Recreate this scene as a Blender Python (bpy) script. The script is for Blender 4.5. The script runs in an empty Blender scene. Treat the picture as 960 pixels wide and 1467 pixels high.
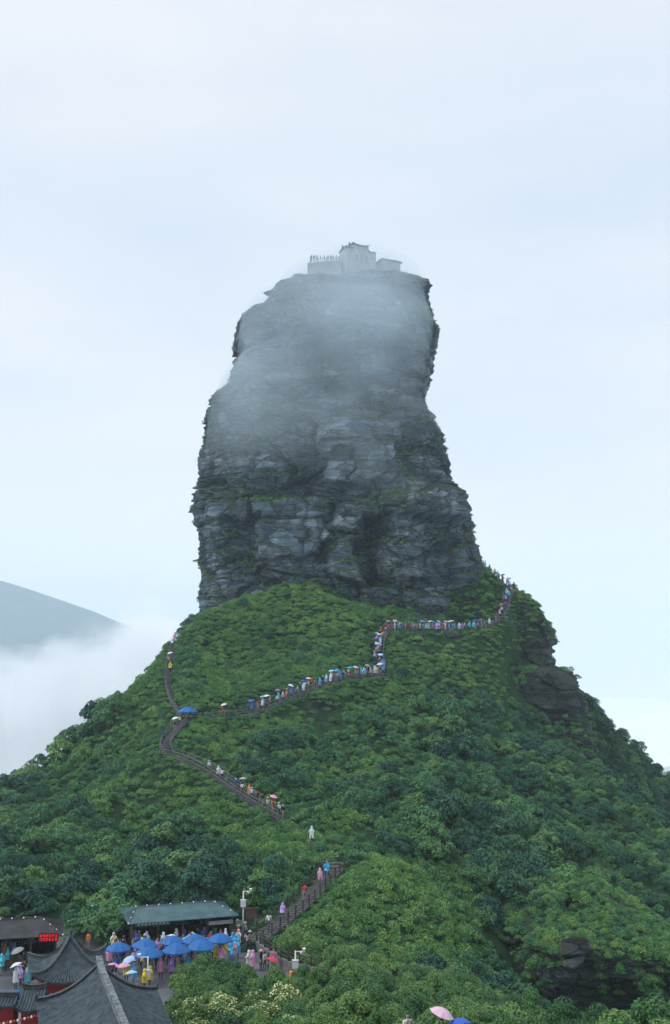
import bpy, bmesh, math, random
import numpy as np
from mathutils import Vector, Matrix

random.seed(7)
rng = np.random.default_rng(7)
SC = bpy.context.scene
COL = SC.collection

# ------------------------------------------------------------------ camera
FPX, W0, H0, HOR = 1500.0, 960.0, 1467.0, 960.0
PITCH = math.atan((HOR - H0 / 2) / FPX)
cam_d = bpy.data.cameras.new('camera')
cam = bpy.data.objects.new('camera', cam_d)
COL.objects.link(cam)
cam.location = (0, 0, 0)
cam.rotation_euler = (math.pi / 2 + PITCH, 0, 0)
cam_d.sensor_fit = 'VERTICAL'
cam_d.angle = 2 * math.atan(H0 / 2 / FPX)
cam_d.clip_start = 0.5
cam_d.clip_end = 20000
SC.camera = cam

# ------------------------------------------------------------------ sky, sun, exposure
SUN_EL, SUN_AZ = math.radians(50), math.radians(262)      # azimuth clockwise from +Y
world = bpy.data.worlds.new('World')
SC.world = world
world.use_nodes = True
wt = world.node_tree
for n in list(wt.nodes):
    wt.nodes.remove(n)


def WN(t, **k):
    n = wt.nodes.new(t)
    for a, b in k.items():
        setattr(n, a, b)
    return n


wo = WN('ShaderNodeOutputWorld')
bg = WN('ShaderNodeBackground')
bg.inputs['Strength'].default_value = 0.1
sky = WN('ShaderNodeTexSky', sky_type='NISHITA')
sky.sun_disc = False
sky.sun_elevation = SUN_EL
sky.sun_rotation = SUN_AZ
sky.altitude = 2300
sky.air_density = 1.0
sky.dust_density = 2.0
wtc = WN('ShaderNodeTexCoord')
wmp = WN('ShaderNodeMapping')
wmp.inputs['Scale'].default_value = (1.0, 1.0, 4.0)
wn1 = WN('ShaderNodeTexNoise')
wn1.inputs['Scale'].default_value = 1.5
wn1.inputs['Detail'].default_value = 5
wn1.inputs['Roughness'].default_value = 0.5
wr1 = WN('ShaderNodeValToRGB')
wr1.color_ramp.elements[0].position = 0.36
wr1.color_ramp.elements[0].color = (6.4, 7.25, 8.4, 1)
wr1.color_ramp.elements[1].position = 0.66
wr1.color_ramp.elements[1].color = (8.0, 8.25, 8.7, 1)
wmx = WN('ShaderNodeMix', data_type='RGBA')
wmx.inputs[0].default_value = 0.93
wt.links.new(wtc.outputs['Generated'], wmp.inputs['Vector'])
wt.links.new(wmp.outputs[0], wn1.inputs['Vector'])
wt.links.new(wn1.outputs['Fac'], wr1.inputs['Fac'])
wt.links.new(sky.outputs[0], wmx.inputs[6])
wt.links.new(wr1.outputs[0], wmx.inputs[7])
# paler air towards the horizon, all the way round
wsp = WN('ShaderNodeSeparateXYZ')
whr = WN('ShaderNodeMapRange', interpolation_type='SMOOTHSTEP')
whr.inputs['From Min'].default_value = 0.22
whr.inputs['From Max'].default_value = -0.03
whr.inputs['To Max'].default_value = 0.75
wm2 = WN('ShaderNodeMix', data_type='RGBA')
wm2.inputs[7].default_value = (8.4, 8.5, 8.8, 1)
wt.links.new(wtc.outputs['Generated'], wsp.inputs[0])
wt.links.new(wsp.outputs['Z'], whr.inputs[0])
wt.links.new(whr.outputs[0], wm2.inputs[0])
wt.links.new(wmx.outputs[2], wm2.inputs[6])
wt.links.new(wm2.outputs[2], bg.inputs['Color'])
wt.links.new(bg.outputs[0], wo.inputs['Surface'])

sun_d = bpy.data.lights.new('sun', 'SUN')
sun_d.energy = 1.5
sun_d.angle = math.radians(12)
sun_d.color = (1.0, 0.975, 0.94)
sun = bpy.data.objects.new('sun', sun_d)
COL.objects.link(sun)
sd = Vector((math.sin(SUN_AZ) * math.cos(SUN_EL), math.cos(SUN_AZ) * math.cos(SUN_EL), math.sin(SUN_EL)))
sun.rotation_euler = (-sd).to_track_quat('-Z', 'Y').to_euler()
sun.location = (0, 0, 300)

SC.view_settings.view_transform = 'Standard'
SC.view_settings.look = 'None'
SC.view_settings.exposure = 0.22
SC.view_settings.gamma = 1.0
SC.view_settings.use_curve_mapping = False
SC.render.engine = 'CYCLES'
SC.cycles.max_bounces = 8
SC.cycles.diffuse_bounces = 3
SC.cycles.glossy_bounces = 2
SC.cycles.transmission_bounces = 2
SC.cycles.transparent_max_bounces = 8
SC.cycles.volume_bounces = 5
SC.cycles.volume_max_steps = 256
SC.cycles.use_denoising = True
SC.cycles.use_adaptive_sampling = True
SC.cycles.adaptive_threshold = 0.015

CT, ST = math.cos(PITCH), math.sin(PITCH)


def P(px, py, Y):
    """photo pixel + distance north of the camera -> world point"""
    a, v = (px - W0 / 2) / FPX, (H0 / 2 - py) / FPX
    dy, dz = CT - ST * v, ST + CT * v
    return Vector((a / dy * Y, Y, dz / dy * Y))


def PROJ(x, y, z):
    D = y * CT + z * ST
    return W0 / 2 + FPX * x / D, H0 / 2 - FPX * (-y * ST + z * CT) / D


# ------------------------------------------------------------------ object helpers
def tag(o, label=None, cat=None, group=None, kind=None):
    if label: o['label'] = label
    if cat: o['category'] = cat
    if group: o['group'] = group
    if kind: o['kind'] = kind
    return o


def empty(name, loc=(0, 0, 0), rz=0.0, parent=None):
    o = bpy.data.objects.new(name, None)
    o.empty_display_size = 0.3
    COL.objects.link(o)
    o.location = loc
    o.rotation_euler = (0, 0, rz)
    if parent: o.parent = parent
    return o


def link_mesh(name, me, parent=None, loc=None):
    o = bpy.data.objects.new(name, me)
    COL.objects.link(o)
    if parent: o.parent = parent
    if loc is not None: o.location = loc
    return o


def np_mesh(name, V, F, mats=(), mi=None, smooth=False):
    """V (n,3), F (m,k) arrays -> mesh"""
    V = np.asarray(V, dtype=np.float32); F = np.asarray(F, dtype=np.int32)
    me = bpy.data.meshes.new(name)
    k = F.shape[1]
    me.vertices.add(len(V)); me.vertices.foreach_set('co', V.ravel())
    me.loops.add(F.size); me.loops.foreach_set('vertex_index', F.ravel())
    me.polygons.add(len(F))
    me.polygons.foreach_set('loop_start', np.arange(len(F), dtype=np.int32) * k)
    me.polygons.foreach_set('loop_total', np.full(len(F), k, dtype=np.int32))
    if mi is not None:
        me.polygons.foreach_set('material_index', np.asarray(mi, dtype=np.int32))
    me.polygons.foreach_set('use_smooth', np.full(len(F), smooth, dtype=bool))
    for m in mats:
        me.materials.append(m)
    me.update(calc_edges=True)
    me.validate()
    return me


class MB:
    """collects shapes, builds ONE mesh"""
    def __init__(s):
        s.v, s.f, s.m = [], [], []

    def add(s, vs, fs, m=0):
        b = len(s.v)
        s.v += [tuple(p) for p in vs]
        s.f += [tuple(i + b for i in f) for f in fs]
        s.m += [m] * len(fs)

    def box(s, c, d, m=0, rz=0.0, taper=1.0):
        hx, hy, hz = d[0] / 2, d[1] / 2, d[2] / 2
        ca, sa = math.cos(rz), math.sin(rz)
        vs = []
        for z in (-1, 1):
            t = taper if z > 0 else 1.0
            for x, y in ((-1, -1), (1, -1), (1, 1), (-1, 1)):
                X, Y = x * hx * t, y * hy * t
                vs.append((c[0] + X * ca - Y * sa, c[1] + X * sa + Y * ca, c[2] + z * hz))
        s.add(vs, [(3, 2, 1, 0), (4, 5, 6, 7), (0, 1, 5, 4), (1, 2, 6, 5), (2, 3, 7, 6), (3, 0, 4, 7)], m)

    def tube(s, pts, r, n=6, m=0, cap=True):
        pts = [Vector(p) for p in pts]
        rr = r if isinstance(r, (list, tuple)) else [r] * len(pts)
        rings = []
        for i, p in enumerate(pts):
            d = (pts[min(i + 1, len(pts) - 1)] - pts[max(i - 1, 0)])
            if d.length < 1e-6: d = Vector((0, 0, 1))
            d.normalize()
            a = d.cross(Vector((0, 0, 1)))
            if a.length < 1e-3: a = Vector((1, 0, 0))
            a.normalize(); b = d.cross(a)
            rings.append([p + (a * math.cos(2 * math.pi * j / n) + b * math.sin(2 * math.pi * j / n)) * rr[i] for j in range(n)])
        vs = [q for R in rings for q in R]
        fs = []
        for i in range(len(pts) - 1):
            for j in range(n):
                k = (j + 1) % n
                fs.append((i * n + j, i * n + k, (i + 1) * n + k, (i + 1) * n + j))
        if cap:
            fs.append(tuple(range(n - 1, -1, -1)))
            fs.append(tuple((len(pts) - 1) * n + j for j in range(n)))
        s.add(vs, fs, m)

    def lathe(s, prof, n=12, c=(0, 0, 0), m=0, sx=1.0, sy=1.0):
        vs, fs = [], []
        for r, z in prof:
            for j in range(n):
                a = 2 * math.pi * j / n
                vs.append((c[0] + r * sx * math.cos(a), c[1] + r * sy * math.sin(a), c[2] + z))
        for i in range(len(prof) - 1):
            for j in range(n):
                k = (j + 1) % n
                fs.append((i * n + j, i * n + k, (i + 1) * n + k, (i + 1) * n + j))
        s.add(vs, fs, m)

    def grid(s, f, nu, nv, m=0):
        vs = [f(i / nu, j / nv) for j in range(nv + 1) for i in range(nu + 1)]
        fs = [(j * (nu + 1) + i, j * (nu + 1) + i + 1, (j + 1) * (nu + 1) + i + 1, (j + 1) * (nu + 1) + i)
              for j in range(nv) for i in range(nu)]
        s.add(vs, fs, m)

    def mesh(s, name, mats, smooth=False):
        me = bpy.data.meshes.new(name)
        me.from_pydata(s.v, [], s.f)
        for m in (mats if isinstance(mats, (list, tuple)) else [mats]):
            me.materials.append(m)
        me.polygons.foreach_set('material_index', s.m)
        if smooth: me.polygons.foreach_set('use_smooth', [True] * len(s.f))
        me.update()
        return me

    def build(s, name, mats, parent=None, loc=None, smooth=False):
        return link_mesh(name, s.mesh(name, mats, smooth), parent, loc)


# ------------------------------------------------------------------ numpy noise
def _h(ix, iy, iz, seed):
    n = (ix.astype(np.int64) * 374761393 + iy.astype(np.int64) * 668265263 + iz.astype(np.int64) * 2147483647 + seed * 1274126177) & 0xffffffff
    n = ((n ^ (n >> 13)) * 1274126177) & 0xffffffff
    n = ((n ^ (n >> 16)) * 2246822519) & 0xffffffff
    n = n ^ (n >> 15)
    return (n & 0xffffff).astype(np.float64) / 0xffffff


def vnoise(x, y, z, seed=0):
    x, y, z = np.broadcast_arrays(np.asarray(x, float), np.asarray(y, float), np.asarray(z, float))
    fx, fy, fz = np.floor(x), np.floor(y), np.floor(z)
    tx, ty, tz = x - fx, y - fy, z - fz
    tx, ty, tz = [t * t * t * (t * (t * 6 - 15) + 10) for t in (tx, ty, tz)]
    ix, iy, iz = fx.astype(np.int64), fy.astype(np.int64), fz.astype(np.int64)
    r = 0
    for a in (0, 1):
        for b in (0, 1):
            for c in (0, 1):
                w = (tx if a else 1 - tx) * (ty if b else 1 - ty) * (tz if c else 1 - tz)
                r = r + w * _h(ix + a, iy + b, iz + c, seed)
    return r * 2 - 1


def fbm(x, y, z, oct=4, seed=0, gain=0.5):
    r, a = 0, 1.0
    for i in range(oct):
        r = r + a * vnoise(x * 2 ** i, y * 2 ** i, z * 2 ** i, seed + i * 17)
        a *= gain
    return r


def smooth01(x):
    x = np.clip(x, 0, 1)
    return x * x * (3 - 2 * x)


# ------------------------------------------------------------------ materials
def new_mat(name):
    m = bpy.data.materials.new(name)
    m.use_nodes = True
    nt = m.node_tree
    b = nt.nodes['Principled BSDF']
    return m, nt, b


def nd(nt, t, **k):
    n = nt.nodes.new(t)
    for a, v in k.items():
        setattr(n, a, v)
    return n


def ramp(nt, stops):
    r = nd(nt, 'ShaderNodeValToRGB')
    e = r.color_ramp.elements
    while len(e) < len(stops): e.new(0.5)
    for el, (p, c) in zip(e, stops):
        el.position = p
        el.color = (*c, 1) if len(c) == 3 else c
    return r


def noise_mat(name, c0, c1, scale=3.0, rough=0.8, detail=4, bump=0.0, spec=0.3, metallic=0.0, coord='Object', stretch=None, p0=0.35, p1=0.65):
    m, nt, b = new_mat(name)
    tc = nd(nt, 'ShaderNodeTexCoord')
    mp = nd(nt, 'ShaderNodeMapping')
    if stretch: mp.inputs['Scale'].default_value = stretch
    n = nd(nt, 'ShaderNodeTexNoise')
    n.inputs['Scale'].default_value = scale
    n.inputs['Detail'].default_value = detail
    r = ramp(nt, [(p0, c0), (p1, c1)])
    nt.links.new(tc.outputs[coord], mp.inputs[0])
    nt.links.new(mp.outputs[0], n.inputs['Vector'])
    nt.links.new(n.outputs['Fac'], r.inputs[0])
    nt.links.new(r.outputs[0], b.inputs['Base Color'])
    b.inputs['Roughness'].default_value = rough
    b.inputs['Specular IOR Level'].default_value = spec
    b.inputs['Metallic'].default_value = metallic
    if bump:
        bp = nd(nt, 'ShaderNodeBump')
        bp.inputs['Strength'].default_value = bump
        nt.links.new(n.outputs['Fac'], bp.inputs['Height'])
        nt.links.new(bp.outputs[0], b.inputs['Normal'])
    return m


def objcolor_mat(name, rough=0.6, spec=0.3, translucent=0.0, var=0.15):
    """cloth whose colour comes from the object's own colour"""
    m, nt, b = new_mat(name)
    oi = nd(nt, 'ShaderNodeObjectInfo')
    tc = nd(nt, 'ShaderNodeTexCoord')
    n = nd(nt, 'ShaderNodeTexNoise')
    n.inputs['Scale'].default_value = 6.0
    mr = nd(nt, 'ShaderNodeMapRange')
    mr.inputs['To Min'].default_value = 1 - var * 2
    mr.inputs['To Max'].default_value = 1 + var
    mx = nd(nt, 'ShaderNodeMix', data_type='RGBA', blend_type='MULTIPLY')
    mx.inputs[0].default_value = 1
    nt.links.new(tc.outputs['Object'], n.inputs['Vector'])
    nt.links.new(n.outputs['Fac'], mr.inputs[0])
    nt.links.new(oi.outputs['Color'], mx.inputs[6])
    nt.links.new(mr.outputs[0], mx.inputs[7])
    nt.links.new(mx.outputs[2], b.inputs['Base Color'])
    b.inputs['Roughness'].default_value = rough
    b.inputs['Specular IOR Level'].default_value = spec
    return m


def foliage_mat(name, c0, c1, c2, big=0.06):
    """leaf colour: per-plant shade, patches over the hill, leaf-to-leaf grain"""
    m, nt, b = new_mat(name)
    oi = nd(nt, 'ShaderNodeObjectInfo')
    ge = nd(nt, 'ShaderNodeNewGeometry')
    n1 = nd(nt, 'ShaderNodeTexNoise'); n1.inputs['Scale'].default_value = big; n1.inputs['Detail'].default_value = 3
    n2 = nd(nt, 'ShaderNodeTexNoise'); n2.inputs['Scale'].default_value = 2.2; n2.inputs['Detail'].default_value = 2
    nt.links.new(ge.outputs['Position'], n1.inputs['Vector'])
    nt.links.new(ge.outputs['Position'], n2.inputs['Vector'])
    a = nd(nt, 'ShaderNodeMath', operation='MULTIPLY_ADD'); a.inputs[1].default_value = 0.5
    nt.links.new(oi.outputs['Random'], a.inputs[0])
    s = nd(nt, 'ShaderNodeMath', operation='MULTIPLY'); s.inputs[1].default_value = 0.75
    nt.links.new(n1.outputs['Fac'], s.inputs[0])
    nt.links.new(s.outputs[0], a.inputs[2])
    g = nd(nt, 'ShaderNodeMath', operation='MULTIPLY_ADD'); g.inputs[1].default_value = 0.5; 
    nt.links.new(n2.outputs['Fac'], g.inputs[0])
    g2 = nd(nt, 'ShaderNodeMath', operation='SUBTRACT'); g2.inputs[1].default_value = 0.25
    nt.links.new(a.outputs[0], g.inputs[2])
    nt.links.new(g.outputs[0], g2.inputs[0])
    r = ramp(nt, [(0.22, c0), (0.58, c1), (0.95, c2)])
    nt.links.new(g2.outputs[0], r.inputs[0])
    nt.links.new(r.outputs[0], b.inputs['Base Color'])
    b.inputs['Roughness'].default_value = 0.55
    b.inputs['Specular IOR Level'].default_value = 0.25
    return m


def rock_mat(name, dark, mid, light, moss=(0.03, 0.06, 0.025), moss_amt=0.5):
    m, nt, b = new_mat(name)
    ge = nd(nt, 'ShaderNodeNewGeometry')
    tc = nd(nt, 'ShaderNodeTexCoord')
    mp = nd(nt, 'ShaderNodeMapping'); mp.inputs['Scale'].default_value = (1, 1, 2.6)
    nt.links.new(ge.outputs['Position'], mp.inputs[0])
    n1 = nd(nt, 'ShaderNodeTexNoise'); n1.inputs['Scale'].default_value = 0.085; n1.inputs['Detail'].default_value = 9; n1.inputs['Roughness'].default_value = 0.62
    nt.links.new(mp.outputs[0], n1.inputs['Vector'])
    r = ramp(nt, [(0.30, dark), (0.50, mid), (0.72, light)])
    nt.links.new(n1.outputs['Fac'], r.inputs[0])
    # vertical run-off streaks
    mp2 = nd(nt, 'ShaderNodeMapping'); mp2.inputs['Scale'].default_value = (1, 1, 0.12)
    nt.links.new(ge.outputs['Position'], mp2.inputs[0])
    n2 = nd(nt, 'ShaderNodeTexNoise'); n2.inputs['Scale'].default_value = 0.55; n2.inputs['Detail'].default_value = 5
    nt.links.new(mp2.outputs[0], n2.inputs['Vector'])
    r2 = ramp(nt, [(0.40, (0.55, 0.58, 0.62)), (0.62, (1.1, 1.08, 1.05))])
    nt.links.new(n2.outputs['Fac'], r2.inputs[0])
    mx = nd(nt, 'ShaderNodeMix', data_type='RGBA', blend_type='MULTIPLY'); mx.inputs[0].default_value = 0.8
    nt.links.new(r.outputs[0], mx.inputs[6]); nt.links.new(r2.outputs[0], mx.inputs[7])
    # thin bedding lines
    wv = nd(nt, 'ShaderNodeTexNoise'); wv.inputs['Scale'].default_value = 1.0; wv.inputs['Detail'].default_value = 3
    mp3 = nd(nt, 'ShaderNodeMapping'); mp3.inputs['Scale'].default_value = (0.10, 0.10, 1.5); mp3.inputs['Rotation'].default_value = (0, math.radians(3), 0)
    nt.links.new(ge.outputs['Position'], mp3.inputs[0]); nt.links.new(mp3.outputs[0], wv.inputs['Vector'])
    r3 = ramp(nt, [(0.40, (0.42, 0.45, 0.5)), (0.455, (1, 1, 1))])
    nt.links.new(wv.outputs['Fac'], r3.inputs[0])
    mx3 = nd(nt, 'ShaderNodeMix', data_type='RGBA', blend_type='MULTIPLY'); mx3.inputs[0].default_value = 0.5
    nt.links.new(mx.outputs[2], mx3.inputs[6]); nt.links.new(r3.outputs[0], mx3.inputs[7])
    # fracture lines between blocks
    nw = nd(nt, 'ShaderNodeTexNoise'); nw.inputs['Scale'].default_value = .25; nw.inputs['Detail'].default_value = 3
    nt.links.new(ge.outputs['Position'], nw.inputs['Vector'])
    wa = nd(nt, 'ShaderNodeMix', data_type='RGBA', blend_type='LINEAR_LIGHT'); wa.inputs[0].default_value = 2.2
    nt.links.new(mp.outputs[0], wa.inputs[6]); nt.links.new(nw.outputs['Color'], wa.inputs[7])
    vo = nd(nt, 'ShaderNodeTexVoronoi', feature='DISTANCE_TO_EDGE'); vo.inputs['Scale'].default_value = .22
    nt.links.new(wa.outputs[2], vo.inputs['Vector'])
    rv = ramp(nt, [(0.0, (0.14, 0.16, 0.19)), (0.015, (0.25, 0.27, 0.30)), (0.045, (1, 1, 1))])
    nt.links.new(vo.outputs['Distance'], rv.inputs[0])
    vm = nd(nt, 'ShaderNodeMix', data_type='RGBA', blend_type='MULTIPLY'); vm.inputs[0].default_value = .85
    nt.links.new(mx3.outputs[2], vm.inputs[6]); nt.links.new(rv.outputs[0], vm.inputs[7])
    vc = nd(nt, 'ShaderNodeTexVoronoi'); vc.inputs['Scale'].default_value = .22
    nt.links.new(wa.outputs[2], vc.inputs['Vector'])
    sc_ = nd(nt, 'ShaderNodeSeparateColor'); nt.links.new(vc.outputs['Color'], sc_.inputs[0])
    mr_ = nd(nt, 'ShaderNodeMapRange'); mr_.inputs['To Min'].default_value = .5; mr_.inputs['To Max'].default_value = 1.75
    nt.links.new(sc_.outputs[0], mr_.inputs[0])
    vk = nd(nt, 'ShaderNodeMix', data_type='RGBA', blend_type='MULTIPLY'); vk.inputs[0].default_value = .9
    nt.links.new(vm.outputs[2], vk.inputs[6]); nt.links.new(mr_.outputs[0], vk.inputs[7])
    mx3 = vk
    # moss where plants can hold: flat spots and damp patches
    sp = nd(nt, 'ShaderNodeSeparateXYZ'); nt.links.new(ge.outputs['Normal'], sp.inputs[0])
    n4 = nd(nt, 'ShaderNodeTexNoise'); n4.inputs['Scale'].default_value = 0.16; n4.inputs['Detail'].default_value = 6
    nt.links.new(ge.outputs['Position'], n4.inputs['Vector'])
    ad = nd(nt, 'ShaderNodeMath', operation='MULTIPLY_ADD'); ad.inputs[1].default_value = 0.45
    nt.links.new(sp.outputs['Z'], ad.inputs[0]); nt.links.new(n4.outputs['Fac'], ad.inputs[2])
    r4 = ramp(nt, [(0.68 - 0.12 * moss_amt, (0, 0, 0)), (0.80 - 0.12 * moss_amt, (1, 1, 1))])
    nt.links.new(ad.outputs[0], r4.inputs[0])
    mx4 = nd(nt, 'ShaderNodeMix', data_type='RGBA'); mx4.inputs[7].default_value = (*moss, 1)
    nt.links.new(r4.outputs[0], mx4.inputs[0]); nt.links.new(mx3.outputs[2], mx4.inputs[6])
    nt.links.new(mx4.outputs[2], b.inputs['Base Color'])
    b.inputs['Roughness'].default_value = 0.7
    b.inputs['Specular IOR Level'].default_value = 0.35
    n5 = nd(nt, 'ShaderNodeTexNoise'); n5.inputs['Scale'].default_value = 1.3; n5.inputs['Detail'].default_value = 8; n5.inputs['Roughness'].default_value = 0.7
    nt.links.new(mp.outputs[0], n5.inputs['Vector'])
    bp = nd(nt, 'ShaderNodeBump'); bp.inputs['Strength'].default_value = 1.0; bp.inputs['Distance'].default_value = 0.8
    nt.links.new(n5.outputs['Fac'], bp.inputs['Height']); nt.links.new(bp.outputs[0], b.inputs['Normal'])
    return m


M = {}
M['rock'] = rock_mat('weathered_rock', (0.034, 0.058, 0.080), (0.125, 0.172, 0.212), (0.36, 0.40, 0.43), moss_amt=0.15)
M['rock_dark'] = rock_mat('dark_rock', (0.020, 0.027, 0.036), (0.048, 0.060, 0.072), (0.12, 0.135, 0.145), moss=(0.030, 0.055, 0.022), moss_amt=0.6)
M['rock_pale'] = rock_mat('pale_rock', (0.12, 0.12, 0.125), (0.19, 0.19, 0.19), (0.27, 0.27, 0.26), moss_amt=-0.6)
M['soil'] = noise_mat('undergrowth_ground', (0.012, 0.028, 0.014), (0.035, 0.075, 0.03), scale=0.5, rough=0.95, bump=0.4, spec=0.1)
M['leaf_tree'] = foliage_mat('tree_leaf', (0.015, 0.062, 0.046), (0.038, 0.138, 0.074), (0.115, 0.27, 0.090))
M['leaf_olive'] = foliage_mat('olive_leaf', (0.028, 0.080, 0.038), (0.066, 0.170, 0.060), (0.16, 0.30, 0.085))
M['leaf_dark'] = foliage_mat('dark_leaf', (0.010, 0.042, 0.036), (0.024, 0.088, 0.056), (0.065, 0.165, 0.07))
M['leaf_shrub'] = foliage_mat('shrub_leaf', (0.022, 0.086, 0.048), (0.054, 0.180, 0.076), (0.150, 0.31, 0.088))
M['leaf_herb'] = foliage_mat('herb_leaf', (0.050, 0.145, 0.052), (0.105, 0.26, 0.074), (0.23, 0.38, 0.10))
M['leaf_near'] = foliage_mat('near_leaf', (0.036, 0.108, 0.040), (0.08, 0.19, 0.056), (0.18, 0.30, 0.08))
M['petal'] = noise_mat('cream_blossom', (0.42, 0.48, 0.14), (0.72, 0.74, 0.42), scale=2, rough=0.7)
M['bark'] = noise_mat('grey_bark', (0.05, 0.045, 0.04), (0.14, 0.13, 0.12), scale=6, rough=0.9, stretch=(1, 1, 0.2))

# ------------------------------------------------------------------ terrain (height field through measured points)
PATH = {
    'lower': [(366, 1347, 104.0), (385, 1333, 105.5), (430, 1297, 110), (482, 1243, 118)],
    'hidden': [(482, 1243, 118), (464, 1222, 121.5), (447, 1206, 125), (424, 1186, 130), (405, 1172, 133)],
    'middle': [(405, 1172, 133), (350, 1140, 139), (300, 1106, 146), (262, 1088, 149), (240, 1082, 151), (237, 1066, 153.5), (252, 1046, 157), (265, 1032, 160)],
    'traverse': [(265, 1032, 160), (320, 1028, 163), (360, 1022, 166), (400, 1007, 169), (440, 990, 173), (480, 977, 177), (520, 971, 181), (548, 967, 184)],
    'steep': [(548, 967, 184), (541, 945, 188), (545, 915, 194), (560, 904, 197)],
    'ledge': [(560, 904, 197), (600, 905, 198), (640, 905, 199.5), (690, 903, 202)],
    'upper': [(690, 903, 202), (712, 890, 205), (722, 875, 207), (723, 862, 209), (735, 845, 213)],
    'ridge': [(735, 845, 213), (715, 832, 216), (692, 812, 219)],
    'left': [(265, 1032, 160), (246, 1002, 168), (241, 968, 178), (247, 935, 192), (250, 920, 200)],
}
CP = [tuple(P(*q)) for seg in PATH.values() for q in seg]
PIX = [
    # left crest (bare ground, plants add the rest)
    (285, 893, 214), (268, 905, 211), (215, 995, 205), (190, 1012, 203), (135, 1066, 195), (60, 1124, 184), (0, 1150, 176), (-60, 1175, 168),
    # green apron under the pillar
    (300, 880, 209), (350, 858, 206), (430, 850, 203), (500, 868, 202), (545, 880, 203),
    (330, 940, 190), (420, 930, 190), (500, 940, 188), (300, 985, 176), (400, 965, 181),
    # front slope
    (150, 1120, 160), (200, 1180, 140), (100, 1200, 137), (0, 1200, 140), (60, 1260, 122), (0, 1290, 116), (150, 1260, 124), (250, 1230, 128), (330, 1210, 129), (330, 1270, 117),
    (500, 1040, 168), (600, 1000, 180), (400, 1080, 154), (500, 1120, 149), (600, 1100, 157), (560, 1200, 131), (640, 1200, 135), (700, 1080, 170),
    (640, 930, 194), (690, 936, 203), (620, 950, 190), (740, 1008, 197), (735, 941, 206), (690, 985, 192), (795, 1042, 200), (800, 1120, 170), (880, 1130, 178), (800, 1200, 152), (900, 1200, 160), (960, 1220, 160),
    (700, 1250, 130), (600, 1300, 113), (540, 1330, 107), (500, 1370, 100), (700, 1310, 122), (800, 1300, 130), (900, 1300, 140), (960, 1310, 143),
    # right crest
    (752, 905, 216), (775, 960, 213), (790, 1000, 210), (822, 1085, 203), (870, 1138, 197), (935, 1200, 187), (1000, 1260, 178),
    # foreground ridge of bushes
    (560, 1400, 93), (610, 1420, 88), (660, 1446, 81), (720, 1480, 74), (440, 1432, 85), (500, 1440, 82), (560, 1460, 74), (340, 1462, 76),
    # gully right of it
    (740, 1420, 112), (800, 1480, 100), (860, 1440, 116), (960, 1480, 112), (900, 1390, 126), (960, 1380, 134),
]
CP += [tuple(P(*q)) for q in PIX]
PLAZA_Z = -26.0
CP += [(x, y, PLAZA_Z) for x in (-44, -34, -24, -14) for y in (66, 76, 86, 96, 106)] + [(-9.5, y, PLAZA_Z) for y in (92, 99, 104)]
CP += [(-38, 113, PLAZA_Z + .3), (-26, 113, PLAZA_Z + .3), (-14, 112, PLAZA_Z + .3)]
CP += [(0, 0, -1.9), (0, 12, -7), (0, 30, -13), (4, 50, -17.05), (-8, 50, -19), (-25, 50, -24), (13, 44, -15.3), (16, 38, -14.2), (30, 30, -15), (21, 62, -24.5), (29, 76, -32), (14, 66, -23), (10, 60, -20.5),
       (-20, 20, -12), (30, 0, -5), (-30, 0, -6), (0, -30, 4), (60, -30, -10), (-60, -30, -10)]
# far flanks and back side
CP += [(-130, 240, -95), (-130, 160, -75), (-120, 90, -60), (-110, 20, -50), (130, 240, -90), (130, 170, -75), (120, 110, -75), (100, 60, -55), (110, 10, -40),
       (0, 270, -25), (-40, 270, -45), (40, 270, -35), (80, 265, -60), (-80, 260, -65), (0, 340, -110), (-90, 340, -130), (90, 340, -120), (70, 235, -22), (-62, 232, -24), (40, 250, -2), (-25, 250, -5), (0, 225, 14), (25, 222, 12), (-15, 222, 14)]
CP = np.array(CP)


def _tps(r2):
    return np.where(r2 > 1e-9, 0.5 * r2 * np.log(np.maximum(r2, 1e-9)), 0.0)


_S = 100.0
_cx, _cy = CP[:, 0] / _S, CP[:, 1] / _S
_K = _tps((_cx[:, None] - _cx) ** 2 + (_cy[:, None] - _cy) ** 2) + np.eye(len(CP)) * 4e-5
_Pm = np.stack([np.ones(len(CP)), _cx, _cy], 1)
_A = np.block([[_K, _Pm], [_Pm.T, np.zeros((3, 3))]])
_sol = np.linalg.solve(_A, np.concatenate([CP[:, 2], np.zeros(3)]))


def tps_eval(x, y):
    x, y = np.asarray(x, float).ravel() / _S, np.asarray(y, float).ravel() / _S
    out = np.zeros(len(x))
    for i in range(0, len(x), 20000):
        sl = slice(i, i + 20000)
        K = _tps((x[sl, None] - _cx) ** 2 + (y[sl, None] - _cy) ** 2)
        out[sl] = K @ _sol[:len(CP)] + _sol[len(CP)] + _sol[len(CP) + 1] * x[sl] + _sol[len(CP) + 2] * y[sl]
    return out


# dense polyline of every stair in world space
def dense(pts, step=0.5):
    pts = [P(*q) if not isinstance(q, Vector) else q for q in pts]
    # Catmull-Rom through the points
    out = []
    n = len(pts)
    for i in range(n - 1):
        p0, p1, p2, p3 = pts[max(i - 1, 0)], pts[i], pts[i + 1], pts[min(i + 2, n - 1)]
        k = max(2, int((p2 - p1).length / step))
        for j in range(k):
            t = j / k
            q = 0.5 * ((2 * p1) + (p2 - p0) * t + (2 * p0 - 5 * p1 + 4 * p2 - p3) * t * t + (3 * p1 - p0 - 3 * p2 + p3) * t ** 3)
            out.append(q)
    out.append(pts[-1].copy())
    return out


STAIR = {k: dense(v) for k, v in PATH.items()}
_pp = np.array([tuple(p) for v in STAIR.values() for p in v])


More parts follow.
